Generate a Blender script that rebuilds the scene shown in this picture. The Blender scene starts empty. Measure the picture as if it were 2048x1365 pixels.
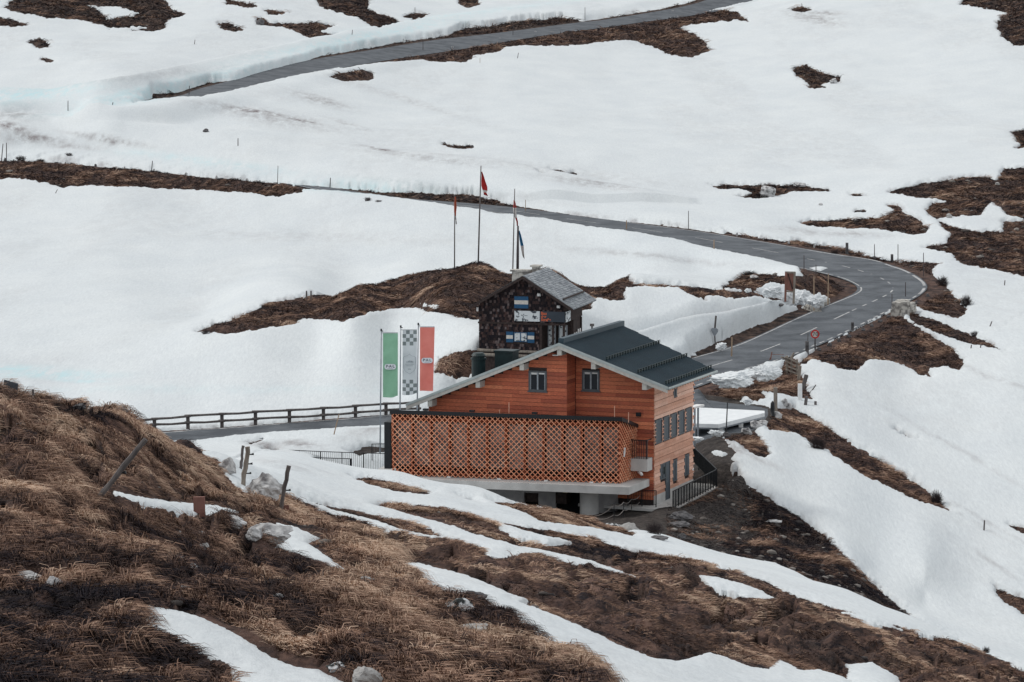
import bpy, bmesh, math, random
import numpy as np
from mathutils import Vector, Matrix
random.seed(7); RNG = np.random.default_rng(7)
C = bpy.context.scene.collection
R = math.radians

# ------------------------------------------------------------------ camera
F = 7000.0                                    # focal length in pixels of a 2048 wide picture
PITCH = math.atan((682.5 + 80) / F)
CP, SP = math.cos(PITCH), math.sin(PITCH)
CZ = 32.0                                     # eye height above the valley datum
cd = bpy.data.cameras.new('camera'); cam = bpy.data.objects.new('camera', cd); C.objects.link(cam)
cd.sensor_width = 36.0; cd.lens = F / 2048 * 36.0; cd.clip_start = 1.0; cd.clip_end = 6000
cam.location = (0, 0, CZ); cam.rotation_euler = (math.pi / 2 - PITCH, 0, 0)
bpy.context.scene.camera = cam
# ------------------------------------------------------------------ sky and light (overcast)
w = bpy.data.worlds.new('World'); bpy.context.scene.world = w; w.use_nodes = True
nt = w.node_tree; sky = nt.nodes.new('ShaderNodeTexSky'); sky.sky_type = 'NISHITA'; sky.sun_disc = False
SUN_EL, SUN_AZ = R(46), R(-62)
sky.sun_elevation = SUN_EL; sky.sun_rotation = SUN_AZ; sky.altitude = 2000; sky.dust_density = 4.0; sky.air_density = 1.0
mixw = nt.nodes.new('ShaderNodeMix'); mixw.data_type = 'RGBA'; mixw.inputs[0].default_value = 0.72
mixw.inputs[7].default_value = (10.0, 10.05, 9.95, 1)      # even cloud cover over the blue sky
nt.links.new(sky.outputs[0], mixw.inputs[6]); nt.links.new(mixw.outputs[2], nt.nodes['Background'].inputs[0])
nt.nodes['Background'].inputs[1].default_value = 0.085
sl = bpy.data.lights.new('sun', 'SUN'); so = bpy.data.objects.new('sun', sl); C.objects.link(so)
sl.energy = 1.35; sl.angle = R(12); sl.color = (1.0, 0.96, 0.9)
dv = Vector((math.sin(SUN_AZ) * math.cos(SUN_EL), math.cos(SUN_AZ) * math.cos(SUN_EL), math.sin(SUN_EL)))
so.rotation_euler = (-dv).to_track_quat('-Z', 'Y').to_euler(); so.location = (0, 100, 120)
vs = bpy.context.scene.view_settings; vs.view_transform = 'Standard'; vs.look = 'None'; vs.exposure = 0.30; vs.gamma = 1.0
try: vs.use_curve_mapping = False
except Exception: pass

# ------------------------------------------------------------------ projection helpers (to turn measurements on the photo into metres)
def ray(px, py):
    a = (px - 1024) / F; b = (682.5 - py) / F
    return np.array([a, CP + b * SP, -SP + b * CP])
def W(px, py, D): r = ray(px, py); p = r * (D / r[1]); p[2] += CZ; return p
def Wz(px, py, z): r = ray(px, py); p = r * (z / r[2]); p[2] += CZ; return p
def proj(X, Y, Z):
    Z = Z - CZ; d = Y * CP - Z * SP; u = Y * SP + Z * CP
    return 1024 + F * X / d, 682.5 - F * u / d
# ------------------------------------------------------------------ noise
def _h(ix, iy, seed):
    n = (ix.astype(np.int64) * 374761393 + iy.astype(np.int64) * 668265263 + seed * 1442695041) & 0xffffffff
    n = ((n ^ (n >> 13)) * 1274126177) & 0xffffffff
    return ((n ^ (n >> 16)) & 0xffff) / 65535.0
def vnoise(x, y, seed=0):
    ix = np.floor(x); iy = np.floor(y); fx = x - ix; fy = y - iy
    fx = fx * fx * fx * (fx * (fx * 6 - 15) + 10); fy = fy * fy * fy * (fy * (fy * 6 - 15) + 10)
    ix = ix.astype(np.int64); iy = iy.astype(np.int64)
    a = _h(ix, iy, seed); b = _h(ix + 1, iy, seed); c = _h(ix, iy + 1, seed); d = _h(ix + 1, iy + 1, seed)
    return (a + (b - a) * fx + (c - a) * fy + (a - b - c + d) * fx * fy) * 2 - 1
def fbm(x, y, oct=4, seed=0, g=0.5):
    s = 0; a = 1; t = 0
    for k in range(oct):
        s = s + a * vnoise(x * 2 ** k + 17.3 * k, y * 2 ** k - 9.1 * k, seed + k); t += a; a *= g
    return s / t
def sstep(a, b, x): t = np.clip((x - a) / (b - a), 0, 1); return t * t * (3 - 2 * t)

# ------------------------------------------------------------------ materials
def newmat(name):
    m = bpy.data.materials.new(name); m.use_nodes = True
    return m, m.node_tree, m.node_tree.nodes['Principled BSDF']
def pmat(name, c1, c2=None, scale=5.0, rough=0.8, bump=0.0, stretch=(1, 1, 1), metallic=0.0, detail=6.0, spec=0.3, bscale=None, contrast=(0.3, 0.7)):
    m, nt, b = newmat(name); b.inputs['Roughness'].default_value = rough; b.inputs['Metallic'].default_value = metallic
    b.inputs['Specular IOR Level'].default_value = spec
    if c2 is None: c2 = tuple(x * 0.8 for x in c1)
    tc = nt.nodes.new('ShaderNodeTexCoord'); mp = nt.nodes.new('ShaderNodeMapping'); mp.inputs['Scale'].default_value = stretch
    n = nt.nodes.new('ShaderNodeTexNoise'); n.inputs['Scale'].default_value = scale; n.inputs['Detail'].default_value = detail
    cr = nt.nodes.new('ShaderNodeValToRGB'); cr.color_ramp.elements[0].position = contrast[0]; cr.color_ramp.elements[1].position = contrast[1]
    cr.color_ramp.elements[0].color = (*c2, 1); cr.color_ramp.elements[1].color = (*c1, 1)
    L = nt.links.new
    L(tc.outputs['Object'], mp.inputs[0]); L(mp.outputs[0], n.inputs['Vector']); L(n.outputs['Fac'], cr.inputs[0]); L(cr.outputs[0], b.inputs['Base Color'])
    if bump:
        bp = nt.nodes.new('ShaderNodeBump'); bp.inputs['Strength'].default_value = bump; bp.inputs['Distance'].default_value = 0.05
        L(n.outputs['Fac'], bp.inputs['Height']); L(bp.outputs[0], b.inputs['Normal'])
    return m
def tonemat(name, cols, rough=0.8, grain=30.0, stretch=(1, 1, 1), spec=0.2, gmix=0.35, stain=0.0):
    """colour from a per-face 'tone' value (each board or blade its own) times wood grain"""
    m, nt, b = newmat(name); b.inputs['Roughness'].default_value = rough; b.inputs['Specular IOR Level'].default_value = spec
    at = nt.nodes.new('ShaderNodeAttribute'); at.attribute_name = 'tone'
    cr = nt.nodes.new('ShaderNodeValToRGB'); el = cr.color_ramp.elements
    while len(el) < len(cols): el.new(0.5)
    for i, c in enumerate(cols): el[i].position = i / (len(cols) - 1); el[i].color = (*c, 1)
    tc = nt.nodes.new('ShaderNodeTexCoord'); mp = nt.nodes.new('ShaderNodeMapping'); mp.inputs['Scale'].default_value = stretch
    n = nt.nodes.new('ShaderNodeTexNoise'); n.inputs['Scale'].default_value = grain; n.inputs['Detail'].default_value = 4
    mr = nt.nodes.new('ShaderNodeMapRange'); mr.inputs['From Min'].default_value = 0.3; mr.inputs['From Max'].default_value = 0.7
    mr.inputs['To Min'].default_value = 1 - gmix; mr.inputs['To Max'].default_value = 1 + gmix
    mx = nt.nodes.new('ShaderNodeVectorMath'); mx.operation = 'SCALE'
    L = nt.links.new
    L(at.outputs['Fac'], cr.inputs[0]); L(tc.outputs['Object'], mp.inputs[0]); L(mp.outputs[0], n.inputs['Vector'])
    L(n.outputs['Fac'], mr.inputs['Value']); L(cr.outputs[0], mx.inputs[0]); L(mr.outputs[0], mx.inputs['Scale'])
    if stain:
        n2 = nt.nodes.new('ShaderNodeTexNoise'); n2.inputs['Scale'].default_value = 0.9; n2.inputs['Detail'].default_value = 7; n2.inputs['Roughness'].default_value = 0.7; L(tc.outputs['Object'], n2.inputs['Vector'])
        m2 = nt.nodes.new('ShaderNodeMapRange'); m2.inputs['From Min'].default_value = 0.35; m2.inputs['From Max'].default_value = 0.65; m2.inputs['To Min'].default_value = 0; m2.inputs['To Max'].default_value = stain; L(n2.outputs['Fac'], m2.inputs['Value'])
        hs = nt.nodes.new('ShaderNodeMix'); hs.data_type = 'RGBA'; L(m2.outputs[0], hs.inputs[0]); L(mx.outputs[0], hs.inputs[6]); hs.inputs[7].default_value = (0.13, 0.075, 0.06, 1); L(hs.outputs[2], b.inputs['Base Color'])
    else: L(mx.outputs[0], b.inputs['Base Color'])
    return m

# ------------------------------------------------------------------ TERRAIN DATA (px, py, distance)
COLS = {
 0:    [(1365,26),(1200,33),(1000,45),(890,56),(814,70),(870,86),(960,120),(905,190),(800,240),(640,296),(480,380),(395,432),(352,452)],
 240:  [(1365,27),(1200,34),(1000,50),(895,66),(844,80),(880,95),(950,130),(910,190),(805,238)],
 400:  [(1365,28),(1200,36),(1040,56),(968,74),(907,92),(925,106),(950,140),(915,190),(892,211),(805,238),(640,296),(480,380),(410,425)],
 310:  [(1100,44),(955,66),(877,86),(930,98)],
 560:  [(1365,30),(1200,40),(1080,62),(1030,80),(988,96),(950,118),(925,150),(911,178),(925,190),(914,203),(880,216)],
 680:  [(1365,31),(1200,44),(1090,70),(1040,95),(990,125),(955,158),(939,182),(952,192),(936,203),(874,217)],
 800:  [(1365,33),(1250,42),(1150,60),(1080,88),(1020,122),(985,155),(960,182),(1000,190),(790,240),(700,262)],
 950:  [(1365,35),(1250,48),(1150,72),(1090,100),(1040,130),(1010,158),(990,181),(1030,189)],
 1100: [(1365,38),(1250,55),(1150,85),(1090,118),(1050,148),(1024,178),(1045,187)],
 1250: [(1365,42),(1280,56),(1200,80),(1140,110),(1095,145),(1065,174),(1055,184)],
 1400: [(1365,48),(1290,62),(1200,90),(1150,115),(1125,140),(1104,167),(1085,180)],
 1550: [(1365,54),(1320,64),(1230,88),(1180,118),(1150,156),(1130,174),(1090,183)],
 1700: [(1365,60),(1300,75),(1240,100),(1205,130),(1190,148),(1205,160),(1180,170),(1130,180)],
 1850: [(1365,70),(1320,85),(1275,108),(1253,132),(1275,150),(1240,172),(1160,184)],
 2048: [(1420,70),(1365,90),(1340,112),(1350,130),(1330,160),(1250,176),(1100,198),(900,226),(700,262),(600,300),(450,375),(380,405),(335,430),(250,500),(100,620),(0,720)],
 2350: [(1520,70),(1470,90),(1440,115),(1430,150),(1380,170),(1200,195),(900,235),(600,300),(400,400),(250,500),(0,720)],
 -350: [(1365,24),(1200,31),(1000,42),(850,56),(745,70),(790,100),(870,150),(850,215),(780,245),(640,296),(480,380),(395,432),(300,470),(200,520),(100,600),(0,700)],
}
PTS = [ # further ground points
 (240,690,272),(240,560,330),(240,440,400),(640,690,262),(640,560,330),(640,460,388),(150,378,440),(400,388,433),
 (0,300,468),(0,250,490),(0,200,520),(0,100,600),(0,0,700),(250,300,468),(250,250,485),(500,320,455),(500,250,490),(250,100,600),(500,80,640),(500,0,720),
 (700,230,530),(800,310,465),(800,200,570),(1000,340,440),(1000,220,550),(1200,380,425),(1200,300,480),(1200,150,640),(1400,400,412),(1400,250,530),(1400,120,680),
 (1600,430,392),(1600,350,445),(1600,200,570),(1600,80,700),(1600,0,800),(1800,480,362),(1800,400,398),(1800,300,470),(1800,150,610),(1800,0,760),
 (900,20,790),(700,30,720),(1200,0,850),
 # house plateau and yard
 (1310,1011,194),(1330,1016,191),(1384,962,201.5),(1430,960,199),(1440,900,208),(1480,900,209),(1500,860,219),(1450,850,222),(1400,840,225),(1400,810,232),
 (1480,800,235),(1560,790,238),(1600,830,232),(1540,840,224),(1250,1040,188),(1180,1040,188.5),
 # slope to the right of the yard
 (1460,980,196),(1480,1050,189),(1600,1080,188),(1560,980,200),(1650,1050,193),(1750,1150,184),(1850,1200,182),(1950,1180,188),
 (1600,900,218),(1700,980,207),(1800,1050,201),(1900,1100,197),(1700,860,228),(1800,930,220),(1900,1000,211),(1950,850,236),(1700,780,245),(1800,760,256),(1900,700,268),
 (1860,640,288),(1930,640,288),(1950,570,316),(1750,690,268),(1660,735,253),(1900,520,337),
 # knoll with the hut
 (393,668,268),(500,625,277),(600,598,284),(720,572,289),(850,545,292),(960,534,292),(1100,541,293),(1250,558,293),(1400,582,288),(1500,590,285),
 (500,672,262),(700,650,262),(850,655,257),(870,720,241),(900,780,229),(960,703,235),(1130,705,234),(1150,700,236),(960,640,258),(1060,600,268),(1200,600,272),(1200,680,250),(1300,640,265),(1300,700,250),
 (1400,640,268),(1500,620,277),(1560,590,290),(1620,575,296),(1690,572,300),(1600,610,287),
 (960,640,310),(1200,640,312),(700,620,308),(1500,560,318),(960,560,336),(1200,545,342),(960,480,370),(1200,490,362),(1400,530,345),(860,500,360),
]
MAIN = [((150,880),(110,915),-29.8),((339,864),(300,893),-29.8),((504,853),(490,880),-29.75),((663,840),(670,868),-29.7),((774,832),(800,858),-29.7),((900,818),(940,846),-29.7),
 ((1030,803),(1080,834),-29.65),((1150,785),(1210,818),-29.65),((1260,757),(1330,795),-29.6),((1330,734),(1410,768),-29.6),((1392,714),(1480,745),-29.6),((1480,688),(1560,722),-29.6),
 ((1546,660),(1640,691),-29.6),((1612,629),(1702,662),-29.5),((1661,608),(1760,632),-29.4),((1704,591),(1819,603),-29.3),((1718,583),(1848,588),-29.2),((1717,575),(1856,574),-29.2),
 ((1702,566),(1845,560),-29.1),((1682,558),(1810,543),-29.1),((1660,552),(1760,527),-29.0),((1633,545),(1710,515),-29.0),((1593,536),(1640,503),-28.9),((1526,518),(1575,493),-28.8),
 ((1450,503),(1496,480),-28.7),((1350,482),(1390,463),-28.5),((1240,463),(1265,447),-28.3),((1126,446),(1140,431),-28.1),((1029,430),(1040,417),-28.0),((915,416),(925,406),-27.9),
 ((800,405),(805,397),-27.8),((680,388),(684,380),-27.7),((560,366),(562,359),-27.5),((440,355),(442,348),-27.3),((300,341),(302,334),-27.0),((130,325),(130,317),-26.6),((-80,317),(-80,309),-26.2)]
ROAD2 = [((240,212),(250,219),492),((308,199),(330,206),507),((373,190),(403,196),522),((410,178),(444,188),540),((479,161),(513,172),560),((600,128),(640,143),600),((700,109),(735,126),630),
 ((800,94),(830,111),660),((900,79),(930,95),685),((1022,65),(1050,75),715),((1169,46),(1190,56),755),((1240,38),(1261,46),775),((1380,14),(1400,27),820),((1450,-8),(1490,5),860),((1540,-36),(1590,-20),920)]
def road_edges():
    a = [(Wz(*p, z), Wz(*q, z)) for p, q, z in MAIN]
    b = [(W(*p, D + 9), W(*q, D - 9)) for p, q, D in ROAD2]
    return a, b
def resample(pairs, step=3.0):
    """Catmull-Rom along both edges"""
    P = np.array([[a, b] for a, b in pairs]); n = len(P); out = []
    for i in range(n - 1):
        p0, p1, p2, p3 = P[max(i - 1, 0)], P[i], P[i + 1], P[min(i + 2, n - 1)]
        L = np.linalg.norm((p2 - p1).mean(0)); k = max(1, int(L / step))
        for j in range(k):
            t = j / k
            out.append(0.5 * ((2 * p1) + (-p0 + p2) * t + (2 * p0 - 5 * p1 + 4 * p2 - p3) * t * t + (-p0 + 3 * p1 - 3 * p2 + p3) * t ** 3))
    out.append(P[-1]); return np.array(out)
def ortho(RR, smooth=0):
    mid = RR.mean(1); 
    for _ in range(smooth): mid[1:-1] = (mid[:-2] + mid[1:-1] * 2 + mid[2:]) / 4
    t = np.gradient(mid[:, :2], axis=0); t /= np.hypot(t[:, 0], t[:, 1])[:, None] + 1e-9; nrm = np.stack([-t[:, 1], t[:, 0]], 1)
    e = (RR[:, 0] - RR[:, 1]); sg = np.sign((e[:, :2] * nrm).sum(1)); hwid = np.abs((e[:, :2] * nrm).sum(1)) / 2
    hwid = np.convolve(np.pad(hwid, 3, 'edge'), np.ones(7) / 7, 'valid'); s0 = 1.0 if sg.sum() >= 0 else -1.0
    A_ = mid.copy(); B_ = mid.copy(); A_[:, :2] += nrm * (s0 * hwid)[:, None]; B_[:, :2] -= nrm * (s0 * hwid)[:, None]
    A_[:, 2] += e[:, 2] / 2; B_[:, 2] -= e[:, 2] / 2
    return np.stack([A_, B_], 1)
EA, EB = road_edges(); RA, RB = ortho(resample(EA)), ortho(resample(EB))

# ------------------------------------------------------------------ heightfield on a fan-shaped world grid (finer near the camera)
NC = 760
UU = np.concatenate([np.linspace(-0.215, -0.152, 30, endpoint=False), np.linspace(-0.152, 0.152, NC - 60), np.linspace(0.152, 0.215, 31)[1:]])
segs = [(9, 24, 25), (24, 150, 560), (150, 260, 330), (260, 520, 330), (520, 960, 200), (960, 1900, 30)]
VV = np.concatenate([np.linspace(math.log(a), math.log(b), n, endpoint=False) for a, b, n in segs] + [[math.log(1900)]])
NC = len(UU); NR = len(VV)
ctl = []
for px, lst in COLS.items():
    for py, D in lst:
        p = W(px, py, D); ctl.append((p[0] / D, math.log(D), (p[2] - CZ) / D))
for px, py, D in PTS:
    p = W(px, py, D); ctl.append((p[0] / D, math.log(D), (p[2] - CZ) / D))
for px in (-350, 0, 500, 1024, 1500, 2048, 2350):
    for py, D in ((-110, 1050), (-330, 1500), (-520, 1900)):
        p = W(px, py, D); ctl.append((p[0] / D, math.log(D), (p[2] - CZ) / D))
    for z, D in ((-3.4, 14), (-2.5, 9)):
        a = (px - 1024) / F; ctl.append((a, math.log(D), z / D))
for prs in (EA, EB):
    for a, b in prs:
        m = (a + b) / 2; ctl.append((m[0] / m[1], math.log(m[1]), (m[2] - CZ) / m[1]))
ctl = np.array(ctl)
SV = 0.13                                    # scaling of log distance against bearing
def feat(u, v): return u, v * SV
cu, cv = feat(ctl[:, 0], ctl[:, 1]); n = len(ctl)
def tps(r2): return 0.5 * r2 * np.log(r2 + 1e-12)
K = tps((cu[:, None] - cu[None]) ** 2 + (cv[:, None] - cv[None]) ** 2) + np.eye(n) * 2e-6
Pm = np.stack([np.ones(n), cu, cv], 1)
A = np.block([[K, Pm], [Pm.T, np.zeros((3, 3))]])
sol = np.linalg.solve(A, np.concatenate([ctl[:, 2], np.zeros(3)]))
T = np.zeros((NR, NC)); gu, _ = feat(UU, 0)
for i in range(NR):
    v = VV[i] * SV
    r2 = (gu[:, None] - cu[None]) ** 2 + (v - cv[None]) ** 2
    T[i] = tps(r2) @ sol[:n] + sol[n] + sol[n + 1] * gu + sol[n + 2] * v
Yg = np.exp(VV)[:, None] * np.ones(NC)[None]; Xg = UU[None] * Yg
Z0 = T * Yg + CZ
# roads cut flat into the ground
def road_blend(Z, RR, reach=6.0, drop=0.06):
    """returns new Z and distance to the road band"""
    mid = RR.mean(1); dist = np.full(Z.shape, 99.0); zr = Z.copy()
    for i in range(len(RR) - 1):
        a, b = mid[i], mid[i + 1]; d = b[:2] - a[:2]; L = np.hypot(*d)
        if L < 1e-3: continue
        hw = 0.5 * np.linalg.norm(RR[i, 0, :2] - RR[i, 1, :2]); R0 = hw + reach + L
        j0 = np.searchsorted(VV, math.log(max(9.1, min(a[1], b[1]) - R0))); j1 = np.searchsorted(VV, math.log(max(a[1], b[1]) + R0))
        uu0 = min(a[0] / a[1], b[0] / b[1]) - R0 / a[1] * 1.15; uu1 = max(a[0] / a[1], b[0] / b[1]) + R0 / a[1] * 1.15
        k0, k1 = np.searchsorted(UU, uu0), np.searchsorted(UU, uu1)
        if j1 <= j0 or k1 <= k0: continue
        X = Xg[j0:j1, k0:k1]; Y = Yg[j0:j1, k0:k1]
        t = np.clip(((X - a[0]) * d[0] + (Y - a[1]) * d[1]) / L ** 2, 0, 1)
        cx, cy = a[0] + d[0] * t, a[1] + d[1] * t
        e = RR[i, 0] + (RR[i + 1, 0] - RR[i, 0]) * 0.5; g = RR[i, 1] + (RR[i + 1, 1] - RR[i, 1]) * 0.5
        ax = e[:2] - g[:2]; wd = np.hypot(*ax); ax = ax / wd
        s = ((X - cx) * ax[0] + (Y - cy) * ax[1]) / wd
        dd = np.maximum(np.hypot(X - cx, Y - cy) - wd / 2, 0)
        z = a[2] + (b[2] - a[2]) * t + np.clip(s, -0.6, 0.6) * (e[2] - g[2])
        better = dd < dist[j0:j1, k0:k1]
        dist[j0:j1, k0:k1] = np.where(better, dd, dist[j0:j1, k0:k1]); zr[j0:j1, k0:k1] = np.where(better, z, zr[j0:j1, k0:k1])
    wgt = 1 - sstep(0.8, reach, dist)
    return Z * (1 - wgt) + (zr - drop) * wgt, dist
Z0, dA = road_blend(Z0, RA, 5.0); Z0, dB = road_blend(Z0, RB, 7.0)
droad = np.minimum(dA, dB)
Z0 = Z0 + fbm(Xg / 8, Yg / 9, 2, 41) * 0.35 * sstep(25, 45, Yg) * sstep(150, 110, Yg)
PX, PY = proj(Xg, Yg, Z0)
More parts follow.
